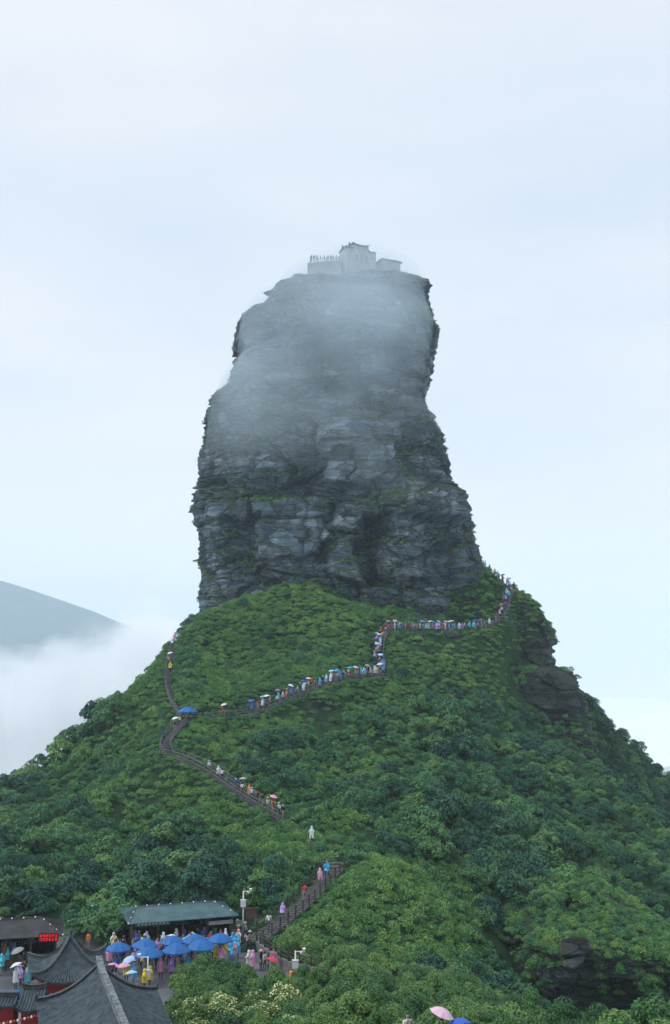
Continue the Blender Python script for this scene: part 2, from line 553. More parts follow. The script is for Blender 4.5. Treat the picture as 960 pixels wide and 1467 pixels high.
def path_near(x, y):
    """distance to nearest stair point, and its height"""
    x, y = np.asarray(x, float).ravel(), np.asarray(y, float).ravel()
    d = np.empty(len(x)); z = np.empty(len(x)); dy = np.empty(len(x))
    for i in range(0, len(x), 20000):
        sl = slice(i, i + 20000)
        q = (x[sl, None] - _pp[:, 0]) ** 2 + (y[sl, None] - _pp[:, 1]) ** 2
        k = q.argmin(1)
        d[sl] = np.sqrt(q[np.arange(len(k)), k]); z[sl] = _pp[k, 2]; dy[sl] = y[sl] - _pp[k, 1]
    return d, z, dy


GX0, GX1, GY0, GY1, GS = -130.0, 130.0, -20.0, 330.0, 0.8
gx = np.arange(GX0, GX1 + .01, GS); gy = np.arange(GY0, GY1 + .01, GS)
_X, _Y = np.meshgrid(gx, gy)
_xc = np.arange(GX0, GX1 + 3, 2.4); _yc = np.arange(GY0, GY1 + 3, 2.4)
_XC, _YC = np.meshgrid(_xc, _yc)
_ZC = tps_eval(_XC, _YC).reshape(_XC.shape)


def bil(Z, x0, y0, s, x, y):
    fx = np.clip((x - x0) / s, 0, Z.shape[1] - 1.001); fy = np.clip((y - y0) / s, 0, Z.shape[0] - 1.001)
    i = fx.astype(int); j = fy.astype(int); a = fx - i; b = fy - j
    return (Z[j, i] * (1 - a) + Z[j, i + 1] * a) * (1 - b) + (Z[j + 1, i] * (1 - a) + Z[j + 1, i + 1] * a) * b


_Z = bil(_ZC, GX0, GY0, 2.4, _X, _Y)
_d, _pz, _dy = path_near(_X, _Y)
_d = _d.reshape(_X.shape); _pz = _pz.reshape(_X.shape)


PLZ_Y, PLZ_X = [60, 80, 88, 89.5, 93, 95, 98, 103, 112], [-12, -12.5, -13.5, 0.3, 0.3, -3.2, -5.2, -7.0, -8]


def in_plaza(x, y, pad=0.0):
    """paved terrace around the shops and halls"""
    x = np.asarray(x, float); y = np.asarray(y, float)
    right = np.interp(y, PLZ_Y, PLZ_X)
    return (x > -47 - pad) & (x < right + pad) & (y > 62 - pad) & (y < 111.5 + pad)


_rough = fbm(_X * 0.12, _Y * 0.12, 0 * _X, 4, 3) * 0.9
_w = smooth01((_d - 1.4) / 3.5)
_Z = (_Z + _rough * _w)
_Z = _Z * smooth01((_d - 1.0) / 2.2) + (_pz - 0.25) * (1 - smooth01((_d - 1.0) / 2.2))
_pl = np.zeros(_X.shape)
for pad, wgt in ((0, 1.0), (1.0, 0.6), (2.0, 0.3)):
    _pl = np.maximum(_pl, in_plaza(_X, _Y, pad) * wgt)
_Z = np.where(_d > 1.6, _Z * (1 - _pl) + (PLAZA_Z - 0.12) * _pl, _Z)
# edges of the sheet sink below the clouds
_e = np.maximum.reduce([smooth01((np.abs(_X) - 95) / 35), smooth01((_Y - 270) / 60)])
_Z = _Z * (1 - _e) + (-150) * _e


def ground(x, y):
    return bil(_Z, GX0, GY0, GS, np.asarray(x, float), np.asarray(y, float))


def gz(x, y):
    return float(ground(np.array([x]), np.array([y]))[0])


nx, ny = len(gx), len(gy)
V = np.stack([_X.ravel(), _Y.ravel(), _Z.ravel()], 1)
ii, jj = np.meshgrid(np.arange(nx - 1), np.arange(ny - 1))
a = (jj * nx + ii).ravel()
F = np.stack([a, a + 1, a + 1 + nx, a + nx], 1)
terrain = link_mesh('mountainside', np_mesh('mountainside', V, F, [M['soil']], smooth=True))
tag(terrain, 'steep green mountainside below the rock pillar', kind='structure')

# ------------------------------------------------------------------ rock masses
def blocks(s, z, th, wd, amp, seed, dip=0.05, joint=0.5):
    zw = z + dip * s + 0.35 * th * vnoise(s / (wd * 2.3), z / (th * 2), 0 * s, seed)
    zw = zw + th * 0.45 * vnoise(0 * s, zw / (th * 1.7), 0 * s, seed + 5)
    k = np.floor(zw / th)
    fz = zw / th - k
    sw = s + wd * (0.35 * vnoise(s / wd * 0.7, z / th * 0.8, 0 * s, seed + 9) + 3.0 * _h(k.astype(np.int64), 0 * k.astype(np.int64), 0 * k.astype(np.int64), seed + 2))
    j = np.floor(sw / wd)
    fs = sw / wd - j
    r = _h(k.astype(np.int64), j.astype(np.int64), 0 * k.astype(np.int64), seed + 3) - 0.5
    bed = _h(k.astype(np.int64), 0 * k.astype(np.int64), 1 + 0 * k.astype(np.int64), seed + 4) - 0.5
    tilt = (_h(k.astype(np.int64), j.astype(np.int64), 2 + 0 * k.astype(np.int64), seed + 6) - 0.5) * (fs - 0.5) * 0.8
    jn = np.maximum(np.exp(-(np.minimum(fz, 1 - fz) / 0.07) ** 2), 0.7 * np.exp(-(np.minimum(fs, 1 - fs) / 0.05) ** 2))
    return amp * (r * 0.9 + bed * 0.8 + tilt - joint * jn * 0.6)


def facets(X, Y, Z, size, seed, flat=0.8):
    """fractured rock: cells, each a tilted plane; returns offset and crack depth"""
    x, y, z = X / size, Y / size, Z / (size * flat)
    x = x + .25 * vnoise(x * 1.3, y * 1.3, z * 1.3, seed + 90); z = z + .2 * vnoise(x * 1.3, y * 1.3, z * 1.3, seed + 91)
    ix, iy, iz = [np.floor(q).astype(np.int64) for q in (x, y, z)]
    f1 = np.full(x.shape, 9.0); f2 = np.full(x.shape, 9.0); off = np.zeros(x.shape)
    for a in (-1, 0, 1):
        for b in (-1, 0, 1):
            for c in (-1, 0, 1):
                jx, jy, jz = ix + a, iy + b, iz + c
                h0, h1, h2 = _h(jx, jy, jz, seed), _h(jx, jy, jz, seed + 1), _h(jx, jy, jz, seed + 2)
                dx, dy_, dz_ = jx + h0 - x, jy + h1 - y, jz + h2 - z
                q = np.abs(dx) ** 1.6 + np.abs(dy_) ** 1.6 + np.abs(dz_) ** 1.6
                h3 = (h0 * 7.31 + h1 * 3.17) % 1.0; h4 = (h1 * 5.77 + h2 * 2.31) % 1.0; h5 = (h2 * 6.13 + h0 * 4.71) % 1.0
                o = (h3 - .5) + (h4 - .5) * dx * 1.1 + (h5 - .35) * dz_ * 1.2
                new = q < f1
                f2 = np.where(new, f1, np.minimum(f2, q)); off = np.where(new, o, off); f1 = np.where(new, q, f1)
    return off, np.exp(-((f2 - f1) / .09) ** 2)


def rock_mass(name, sil, Yc, hd, pexp, nt, nz, seed, mats, amp=1.0, feats=(), bed=5.0, cap=10, cap_h=1.0, hd_top=None, label=None, yfun=None, kind='structure', top_drop=0.0):
    """a lofted cliff: sil = rows of (py, left px, right px) of its outline"""
    sil = sorted(sil)
    pys = np.array([q[0] for q in sil], float); L = np.array([q[1] for q in sil], float); R = np.array([q[2] for q in sil], float)
    py = np.linspace(pys[-1], pys[0], nz)              # bottom to top
    Lp, Rp = np.interp(py, pys, L), np.interp(py, pys, R)
    v = (H0 / 2 - py) / FPX
    dy, dz = CT - ST * v, ST + CT * v
    z = dz / dy * Yc
    t = np.linspace(0, 2 * math.pi, nt, endpoint=False)
    # denser columns on the camera side
    t = t + 0.35 * np.sin(2 * (t + math.pi / 2)) * 0 + 0.45 * np.cos(t) * 1.0
    u = np.sign(np.cos(t)) * np.abs(np.cos(t)) ** pexp
    w = np.sign(np.sin(t)) * np.abs(np.sin(t)) ** pexp
    f = np.linspace(0, 1, nz)
    hdz = hd if hd_top is None else hd + (hd_top - hd) * f
    hdz = np.broadcast_to(hdz, (nz,))
    Ycz = np.full(nz, Yc) if yfun is None else np.array([yfun(q) for q in f]) + Yc
    Yv = Ycz[:, None] + hdz[:, None] * w[None]
    D = Yv * CT + z[:, None] * ST
    cxx = (Lp + Rp) / 2; xl = (Lp - 480) / FPX * Yc; xr = (Rp - 480) / FPX * Yc
    for _ in range(12):
        X = (xl + xr)[:, None] / 2 + (xr - xl)[:, None] / 2 * u[None]
        px = 480 + FPX * X / D
        xl = xl + (Lp - px.min(1)) / FPX * Yc * 0.7
        xr = xr + (Rp - px.max(1)) / FPX * Yc * 0.7
    X = (xl + xr)[:, None] / 2 + (xr - xl)[:, None] / 2 * u[None]
    Z = np.broadcast_to(z[:, None], X.shape).copy()
    Z -= top_drop * np.maximum(0, -w)[None] * smooth01((f - .86) / .14)[:, None]
    rad = (np.abs(xr - xl).mean() / 2 + hd) / 2
    S = np.broadcast_to((t * rad)[None], X.shape)
    # periodic arc coordinate: use x/y position instead of the angle for noise
    s = X * 0.9 + (Yv - Yc) * 0.55
    nrmx = np.cos(t)[None] * np.ones((nz, 1)); nrmy = np.sin(t)[None] * np.ones((nz, 1))
    rug = np.clip(.55 + 1.1 * fbm(X * .06, Yv * .06, Z * .08, 2, seed + 81), .15, 1.3)
    o1, k1 = facets(X, Yv, Z + .05 * X, bed * 1.9, seed + 100, .75)
    o2, k2 = facets(X, Yv, Z + .05 * X, bed * .62, seed + 110, .6)
    d = blocks(s, Z, bed, bed * 1.6, 1.1 * amp, seed) + blocks(s, Z, bed * 0.36, bed * 0.8, 0.62 * amp, seed + 20) * rug + blocks(s, Z, bed * 0.14, bed * 0.36, 0.26 * amp, seed + 40) * rug
    d = d + 3.3 * amp * o1 - 1.0 * amp * k1 + (1.2 * amp * o2 - .5 * amp * k2) * (.4 + .6 * rug)
    d = d + fbm(X * 0.05, Yv * 0.05, Z * 0.05, 3, seed + 60) * 1.2 * amp + fbm(X * 0.5, Yv * 0.5, Z * 0.9, 3, seed + 70) * 0.22 * amp
    d = d + blocks(s, Z, bed * .17, bed * 1.3, .2 * amp, seed + 140, joint=.3) * np.clip(rug * 1.2 - .2, .1, 1)
    side = np.clip(np.abs(nrmx) * 1.6 - 0.55, 0, 1)
    d = d * (1 - 0.2 * side) + side * amp * (.7 * vnoise(0 * X, Z * 1.1, X * .02, seed + 150) + blocks(s, Z, bed * .22, bed * .9, .7, seed + 160))
    PX, PY = PROJ(X, Yv, Z)
    front = smooth01(-w[None] * 2.2)
    for (x0, y0, x1, y1, dep, soft, flat) in feats:
        wob = 6 * vnoise(PX / 22, PY / 22, 0 * PX, seed + int(x0)) + 2.5 * vnoise(PX / 7, PY / 7, 0 * PX, seed + int(x0) + 1)
        wob = wob * min(1.0, min(x1 - x0, y1 - y0) / 30)
        m = smooth01((np.minimum.reduce([PX - x0, x1 - PX, PY - y0, y1 - PY]) + wob + soft / 2) / soft) * front
        d = d * (1 - m * flat) + dep * 1.5 * m
    X = X + nrmx * d; Yo = Yv + nrmy * d
    # pull the outline back to its measured course, keeping the fine jags
    ker = np.hanning(25)[1:-1]; ker /= ker.sum()
    for _ in range(4):
        D2 = Yo * CT + Z * ST
        px2 = 480 + FPX * X / D2
        eL, eR = Lp - px2.min(1), Rp - px2.max(1)
        pad = len(ker) // 2
        eL = np.convolve(np.pad(eL, pad, mode='edge'), ker, 'valid'); eR = np.convolve(np.pad(eR, pad, mode='edge'), ker, 'valid')
        tt = (px2 - Lp[:, None]) / np.maximum(Rp - Lp, 1)[:, None]
        X = X + ((1 - tt) * eL[:, None] + tt * eR[:, None]) * D2 / FPX
    Vs = [np.stack([X.ravel(), Yo.ravel(), Z.ravel()], 1)]
    # cap
    cxm, cym = X[-1].mean(), Yo[-1].mean()
    for k in range(1, cap + 1):
        q = k / cap
        sc = math.cos(q * math.pi / 2) * 0.999 + 0.001
        zz = Z[-1] + cap_h * math.sin(q * math.pi / 2) + fbm(X[-1] * sc * 0.3, Yo[-1] * sc * 0.3, 0 * X[-1], 3, seed) * 0.3
        Vs.append(np.stack([cxm + (X[-1] - cxm) * sc, cym + (Yo[-1] - cym) * sc, zz], 1))
    V = np.concatenate(Vs)
    rows = nz + cap
    i, j = np.meshgrid(np.arange(nt), np.arange(rows - 1))
    i2 = (i + 1) % nt
    F = np.stack([(j * nt + i).ravel(), (j * nt + i2).ravel(), ((j + 1) * nt + i2).ravel(), ((j + 1) * nt + i).ravel()], 1)
    me = np_mesh(name, V, F, mats, smooth=False)
    o = link_mesh(name, me)
    tag(o, label, kind=kind)
    return o, V.reshape(rows, nt, 3)


PIL_L = [(383, 452), (385, 440), (389, 425), (395, 408), (402, 398), (415, 388), (428, 378), (436, 384), (440, 374), (447, 371), (449, 360), (460, 344), (475, 338), (495, 335), (502, 332), (520, 336), (535, 333), (550, 328), (565, 314), (575, 304), (590, 297), (600, 293), (615, 293), (640, 291), (655, 286), (670, 284), (690, 285), (700, 281), (715, 277), (725, 275), (735, 272), (745, 278), (758, 277), (765, 284), (780, 286), (797, 284), (810, 283), (825, 290), (840, 286), (855, 284), (868, 285), (900, 289)]
PIL_R = [(383, 572), (385, 582), (388, 597), (395, 613), (405, 620), (412, 615), (430, 614), (440, 617), (465, 621), (475, 630), (480, 629), (490, 629), (505, 626), (525, 622), (545, 617), (562, 613), (570, 609), (577, 608), (590, 613), (600, 622), (615, 628), (623, 637), (640, 634), (655, 640), (670, 645), (690, 647), (703, 652), (716, 667), (725, 672), (740, 676), (755, 680), (765, 678), (775, 681), (790, 686), (800, 689), (812, 692), (840, 700), (900, 720)]
_ys = sorted({q[0] for q in PIL_L} | {q[0] for q in PIL_R})
PIL = [(y, float(np.interp(y, [q[0] for q in PIL_L], [q[1] for q in PIL_L])), float(np.interp(y, [q[0] for q in PIL_R], [q[1] for q in PIL_R]))) for y in _ys]
FEATS = [
    # x0, y0, x1, y1, outward metres, edge softness px, how flat
    (455, 600, 572, 690, 1.5, 6, 0.75), (455, 630, 572, 633, -0.9, 3, 0.0), (505, 636, 509, 690, -0.7, 3, 0), (552, 640, 556, 690, -0.4, 3, 0),
    (430, 692, 600, 712, -0.9, 14, 0.2), (290, 690, 445, 712, -1.3, 14, 0.2),
    (368, 716, 470, 800, 1.7, 6, 0.8), (440, 716, 445, 800, -0.5, 4, 0), (370, 742, 470, 745, -0.5, 3, 0), (296, 720, 360, 745, 1.0, 8, 0.6), (330, 745, 372, 800, -1.9, 12, 0.4),
    (478, 720, 520, 840, 0.9, 8, 0.0), (522, 738, 560, 832, -4.2, 14, 0.5), (562, 738, 622, 778, 0.4, 8, 0.6), (555, 780, 640, 830, 1.2, 8, 0.6),
    (590, 690, 660, 740, 2.0, 10, 0.3), (624, 745, 655, 832, -1.0, 8, 0.3), (656, 782, 694, 845, 2.4, 8, 0.5), (555, 832, 700, 900, -1.2, 10, 0.3),
    (350, 580, 450, 640, 0.8, 10, 0.4), (430, 560, 460, 690, -0.9, 16, 0.2), (380, 400, 430, 440, 0.6, 12, 0.2),
]
pillar, PV = rock_mass('rock_pillar', PIL, 226, 20, 0.72, 760, 560, 11, [M['rock']], amp=1.0, feats=FEATS, bed=5.2, hd_top=13, cap_h=0.5,
                       label='towering grey rock pillar of layered stone rising out of the green mountain', yfun=lambda f: 2.5 * f, top_drop=5.6)
outcrops = [
    ('rock_shoulder', [(846, 700, 742), (852, 700, 756), (862, 700, 766), (874, 700, 774), (890, 690, 781), (905, 670, 793), (918, 640, 797), (935, 640, 792), (948, 640, 795), (965, 650, 800), (1040, 660, 806)], 215, 15, 0.75, 300, 150, 31, M['rock_dark'], 0.55, 3.2,
     'mossy stepped cliff of dark rock below the upper stair'),
    ('rock_buttress', [(958, 690, 806), (962, 690, 820), (972, 690, 827), (982, 690, 829), (992, 690, 837), (1010, 690, 842), (1030, 690, 846), (1050, 690, 849), (1080, 690, 856)], 207, 9, 0.7, 240, 110, 37, M['rock_dark'], 0.5, 3.0,
     'dark overgrown rock buttress on the right flank of the mountain'),
    ('rock_outcrop', [(999, 447, 478), (1003, 442, 483), (1015, 440, 486), (1030, 442, 484), (1050, 446, 480)], 172.5, 2.8, 0.55, 120, 60, 41, M['rock_dark'], 0.22, 1.2,
     'small square outcrop of dark layered rock below the crowded stair'),
    ('cliff_face', [(1296, 730, 930), (1304, 715, 955), (1318, 706, 975), (1340, 705, 990), (1375, 715, 1000), (1425, 730, 1010), (1500, 745, 1020)], 122, 15, 0.45, 300, 140, 47, M['rock_dark'], 0.75, 3.6,
     'dark wet cliff under the bushes at the foot of the slope'),
    ('ledge_rock', [(909, 585, 655), (914, 575, 682), (922, 580, 690), (935, 600, 690)], 200, 3.5, 0.6, 160, 40, 53, M['rock_dark'], 0.25, 1.0,
     'low ledge of bedded rock under the crowded railing'),
]
ROCKS = [PV]
for nm, sl, yc, hd, pe, nt_, nz_, sd_, mt, am, bd, lb in outcrops:
    o, RV = rock_mass(nm, sl, yc, hd, pe, nt_, nz_, sd_, [mt], amp=am, bed=bd, label=lb, cap_h=0.8, hd_top=hd * 0.6 if nm in ('rock_shoulder', 'rock_buttress') else None, yfun=(lambda f: 6 * f) if nm == 'rock_shoulder' else None, top_drop={'rock_shoulder': .5, 'rock_buttress': .6, 'cliff_face': 1.5}.get(nm, 0))
    ROCKS.append(RV)
# pale split boulder lodged on the cliff: two angular slabs
bo = empty('boulder', P(825, 1368, 106.5)); tag(bo, 'pale grey split boulder lodged on the dark cliff', 'boulder')
for pts in ([(801, 1350), (822, 1344), (843, 1346), (847, 1362), (836, 1370), (804, 1372)], [(806, 1377), (838, 1371), (833, 1382), (820, 1390), (808, 1386)]):
    bmx = bmesh.new()
    for k_ in range(3):
        for (a_, b_) in pts:
            q_ = P(a_ + (825 - a_) * (.12 if k_ != 1 else 0) + random.uniform(-1.5, 1.5), b_ + random.uniform(-1.5, 1.5) - (2 if k_ == 0 else 0), 105.6 + k_ * 1.3) - bo.location
            bmx.verts.new(q_)
    rs_ = bmesh.ops.convex_hull(bmx, input=bmx.verts)
    bmesh.ops.bevel(bmx, geom=bmx.edges[:], offset=.06, segments=1, affect='EDGES')
    me_ = bpy.data.meshes.new('slab'); bmx.to_mesh(me_); bmx.free(); me_.materials.append(M['rock_pale'])
    link_mesh('slab', me_, bo)

# ------------------------------------------------------------------ sea of clouds, valley, far mountains
def sheet(name, fz, x0, x1, y0, y1, n, m, mat, label):
    X, Y = np.meshgrid(np.linspace(x0, x1, n), np.linspace(y0, y1, m))
    Z = fz(X, Y)
    i, j = np.meshgrid(np.arange(n - 1), np.arange(m - 1))
    a = (j * n + i).ravel()
    o = link_mesh(name, np_mesh(name, np.stack([X.ravel(), Y.ravel(), Z.ravel()], 1), np.stack([a, a + 1, a + 1 + n, a + n], 1), [mat], smooth=True))
    tag(o, label, kind='structure')
    return o


M['cloud'] = noise_mat('cloud_white', (0.86, 0.88, 0.90), (0.93, 0.94, 0.95), scale=0.004, rough=1.0, spec=0.0)
M['valley'] = noise_mat('valley_forest', (0.02, 0.04, 0.03), (0.05, 0.08, 0.05), scale=0.01, rough=1.0, spec=0.0)
M['far_hill'] = noise_mat('far_hill_forest', (0.012, 0.05, 0.05), (0.03, 0.075, 0.065), scale=0.01, rough=1.0, spec=0.0)

sheet('valley_ground', lambda X, Y: -340 + 25 * fbm(X * .002, Y * .002, 0 * X, 4, 5), -6000, 6000, -6000, 6000, 120, 120, M['valley'], 'valley floor far below the clouds')


def cloud_top(X, Y):
    r = np.hypot(X, Y - 150)
    b = np.abs(fbm(X * .006, Y * .006, 0 * X, 5, 8)) * 26 + fbm(X * .0016, Y * .0016, 0 * X, 3, 9) * 24
    return -185 + b * smooth01((r - 200) / 300) - 25 * (1 - smooth01((r - 150) / 300))


sheet('cloud_sea', cloud_top, -5200, 5200, -1500, 5600, 420, 360, M['cloud'], 'white sea of clouds filling the valley')


def far_hill(name, ridge, Yc, label, depth=900, base=-200, seed=1):
    """ridge: (px, py) outline of the crest seen at distance Yc"""
    pts = [P(q[0], q[1], Yc) for q in ridge]
    xs = np.array([p.x for p in pts]); zs = np.array([p.z for p in pts])

    def f(X, Y):
        h = np.interp(X, xs, zs)
        v = np.abs(Y - Yc) / depth
        n = fbm(X * .006, Y * .006, 0 * X, 4, seed)
        return base + (h - base) * np.clip(1 - v ** 1.25, 0, 1) + n * 9 * smooth01(v * 9) + n * 1.5
    return sheet(name, f, xs.min(), xs.max(), Yc - depth, Yc + depth, 120, 90, M['far_hill'], label)


far_hill('far_mountain', [(-900, 1150), (-500, 960), (-260, 850), (-120, 820), (-30, 822), (0, 831), (40, 843), (90, 860), (130, 874), (200, 903), (300, 955), (420, 1040), (520, 1120), (600, 1180)], 3600, 'smooth blue mountain fading into haze beyond the clouds')
far_hill('distant_ridge', [(700, 1190), (800, 1125), (860, 1105), (905, 1097), (925, 1099), (945, 1104), (960, 1098), (1000, 1085), (1080, 1080), (1180, 1110), (1300, 1180)], 1500, 'pale distant ridge low behind the flank of the mountain', seed=4, depth=350, base=-320)

# ------------------------------------------------------------------ air: haze, cloud bank, mist on the summit
def vol_obj(name, me, label, dens_nodes, color, aniso=0.0):
    m = bpy.data.materials.new(name)
    m.use_nodes = True
    nt = m.node_tree
    for n in list(nt.nodes): nt.nodes.remove(n)
    out = nd(nt, 'ShaderNodeOutputMaterial')
    pv = nd(nt, 'ShaderNodeVolumePrincipled')
    pv.inputs['Color'].default_value = (*color, 1)
    pv.inputs['Anisotropy'].default_value = aniso
    nt.links.new(pv.outputs[0], out.inputs['Volume'])
    dens_nodes(nt, pv)
    me.materials.append(m)
    o = link_mesh(name, me)
    tag(o, label, kind='stuff')
    return o, m


def box_mesh(name, x0, x1, y0, y1, z0, z1):
    b = MB(); b.box(((x0 + x1) / 2, (y0 + y1) / 2, (z0 + z1) / 2), (x1 - x0, y1 - y0, z1 - z0))
    me = bpy.data.meshes.new(name); me.from_pydata(b.v, [], b.f); me.update()
    return me


def _hz(nt, pv): pv.inputs['Density'].default_value = HAZE


HAZE = 0.00024
MIST_D, MIST_B = 0.030, 0.028
haze, _ = vol_obj('haze', box_mesh('haze', -6100, 6100, -6100, 6100, -420, 360), 'pale blue haze in the mountain air', _hz, (0.77, 0.915, 1.0))
tag(haze, cat='haze')

# ------------------------------------------------------------------ plants
def leaf_quads(c, n, size, r, aspect=0.62, droop=0.0):
    """c (k,3) centres, n (k,3) normals -> rhombic leaves"""
    k = len(c)
    n = n / np.linalg.norm(n, axis=1, keepdims=True)
    a = r.normal(size=(k, 3)); a -= n * (a * n).sum(1, keepdims=True); a /= np.linalg.norm(a, axis=1, keepdims=True)
    b = np.cross(n, a)
    s = size * r.uniform(0.7, 1.35, (k, 1))
    v = np.stack([c - a * s * .5, c + b * s * aspect * .5 - n * s * 0.06, c + a * s * .5 - n * s * droop, c - b * s * aspect * .5 - n * s * 0.06], 1)
    f = np.arange(k * 4).reshape(k, 4)
    return v.reshape(-1, 3), f


def crown_mesh(name, seed, R, H, lobes, leaves, size, mats, lobe_r=0.36, base=0.22, flower=0, jit=0.55, up=0.35):
    r = np.random.default_rng(seed)
    C, N = [], []
    per = leaves // lobes
    for i in range(lobes):
        a = i * 2.39996 + r.uniform(-.4, .4)
        q = math.sqrt((i + .5) / lobes) * r.uniform(.85, 1.1)
        zz = math.sqrt(max(0, 1 - min(q, 1) ** 2))
        if i % 4 == 3: zz *= .35
        lc = np.array([math.cos(a) * q * R * .78, math.sin(a) * q * R * .78, H * (base + (0.82 - base) * zz * r.uniform(.8, 1.1))])
        lr = R * lobe_r * r.uniform(.7, 1.25)
        d = r.normal(size=(per, 3)); d /= np.linalg.norm(d, axis=1, keepdims=True)
        d[:, 2] = np.where(d[:, 2] < -.25, -d[:, 2], d[:, 2])
        C.append(lc + d * lr * np.array([1, 1, .88]) * r.uniform(.78, 1.04, (per, 1)))
        N.append(d + r.normal(size=(per, 3)) * jit + np.array([0, 0, up]))
    C, N = np.concatenate(C), np.concatenate(N)
    V, F = leaf_quads(C, N, size, r)
    mi = np.zeros(len(F), int)
    if flower:
        top = np.argsort(-(C[:, 2] + r.normal(size=len(C)) * R * .25))[:flower * 3]
        pick = r.choice(top, flower, replace=False)
        fc = C[pick] + np.array([0, 0, size * .35])
        fn = np.tile([0, -0.25, 1.0], (flower, 1)) + r.normal(size=(flower, 3)) * .35
        V2, F2 = leaf_quads(fc, fn, size * 1.0, r, aspect=0.95)
        F = np.concatenate([F, F2 + len(V)]); V = np.concatenate([V, V2]); mi = np.concatenate([mi, np.ones(len(F2), int)])
    return np_mesh(name, V, F, mats, mi)


def herb_mesh(name, seed, R, H, n, size, mats, flower=0):
    r = np.random.default_rng(seed)
    q = np.sqrt(r.uniform(0, 1, n)) * R; a = r.uniform(0, 6.283, n)
    z = H * (1 - (q / R) ** 2 * .55) * r.uniform(.45, 1.1, n)
    C = np.stack([q * np.cos(a), q * np.sin(a), z], 1)
    N = r.normal(size=(n, 3)) * .8 + np.array([0, -.12, .45])
    V, F = leaf_quads(C, N, size, r, aspect=.5, droop=.15)
    mi = np.zeros(len(F), int)
    if flower:
        V2, F2 = leaf_quads(C[:flower] * [1, 1, 1.25] + [0, 0, .08], N[:flower] * .3 + [0, -.3, 1], size * .7, r, aspect=.95)
        F = np.concatenate([F, F2 + len(V)]); V = np.concatenate([V, V2]); mi = np.concatenate([mi, np.ones(len(F2), int)])
    return np_mesh(name, V, F, mats, mi)


def trunk_mesh(name, seed, H, R, r0):
    r = random.Random(seed)
    b = MB()
    b.tube([(0, 0, -0.6), (r.uniform(-.1, .1), r.uniform(-.1, .1), H * .3), (r.uniform(-.2, .2), r.uniform(-.2, .2), H * .6)], [r0 * 1.3, r0, r0 * .6], 6)
    for i in range(5):
        a = i * 1.257 + r.uniform(-.3, .3)
        b.tube([(0, 0, H * r.uniform(.15, .4)), (math.cos(a) * R * .35, math.sin(a) * R * .35, H * .5), (math.cos(a) * R * .62, math.sin(a) * R * .62, H * .66)], [r0 * .6, r0 * .4, r0 * .18], 5)
    return b.mesh(name, M['bark'])


KINDS = {}


def kind(key, me, tk, R, H, oname, label, cat, group):
    KINDS[key] = dict(me=me, tk=tk, R=R, H=H, name=oname, label=label, cat=cat, group=group, pts=[])


LT, LS, LH, LN = M['leaf_tree'], M['leaf_shrub'], M['leaf_herb'], M['leaf_near']
for i in range(4):
    kind('T%d' % i, crown_mesh('crown', 100 + i, 2.0, (2.9, 2.5, 3.3, 2.7)[i], (17, 13, 21, 15)[i], (1500, 1400, 1700, 1250)[i], (.27, .31, .24, .35)[i], [(LT, M['leaf_olive'], LT, M['leaf_dark'])[i]], lobe_r=(.34, .40, .30, .36)[i]), trunk_mesh('trunk', i, 2.4, 2.0, .11), 2.0, 2.8,
         'broadleaf_tree', ('rounded dark green tree with many small clumps', 'broad olive green tree with large leafy lobes',
                            'tall dark green tree with finely broken crown', 'coarse leaved blackish green tree with open crown')[i], 'tree', 'trees')
for i in range(3):
    kind('S%d' % i, crown_mesh('foliage', 200 + i, 1.15, (1.3, 1.1, 1.5)[i], (9, 8, 11)[i], 760, (.20, .23, .18)[i], [LS], lobe_r=.42, base=.06), trunk_mesh('stem', 10 + i, 1.0, 1.1, .045), 1.15, 1.3,
         'leafy_shrub', ('rounded mid green shrub', 'low spreading mid green shrub', 'upright mid green shrub')[i], 'shrub', 'shrubs')
kind('H0', herb_mesh('herb', 300, .85, .85, 250, .20, [LH]), None, .85, .7, 'herb', '', '', '')
kind('H1', herb_mesh('herb', 301, .75, .65, 260, .165, [LH]), None, .75, .6, 'herb', '', '', '')
kind('H2', herb_mesh('herb', 302, .75, .7, 240, .18, [LH, M['petal']], flower=7), None, .75, .6, 'herb', '', '', '')
for i in range(2):
    kind('N%d' % i, crown_mesh('foliage', 400 + i, 1.7, (2.3, 1.9)[i], (20, 16)[i], 4600, (.15, .17)[i], [LN], lobe_r=.34, base=.08), trunk_mesh('stem', 20 + i, 1.9, 1.7, .07), 1.7, 2.1,
         'leafy_bush', ('dense bright green bush with fine leaves', 'broad bright green bush with glossy leaves')[i], 'bush', 'bushes')
kind('F0', crown_mesh('foliage', 410, 1.5, 1.7, 15, 3000, .15, [LN, M['petal']], lobe_r=.36, base=.08, flower=330), trunk_mesh('stem', 30, 1.5, 1.5, .06), 1.5, 1.7,
     'flowering_bush', 'bush covered in cream blossom', 'bush', 'cream flowering bushes')


def poly_in(px, py, poly):
    c = np.zeros(px.shape, bool)
    n = len(poly)
    for i in range(n):
        x0, y0 = poly[i]; x1, y1 = poly[(i + 1) % n]
        if y0 == y1: continue
        hit = ((py < y0) != (py < y1)) & (px < (x1 - x0) * (py - y0) / (y1 - y0) + x0)
        c ^= hit
    return c


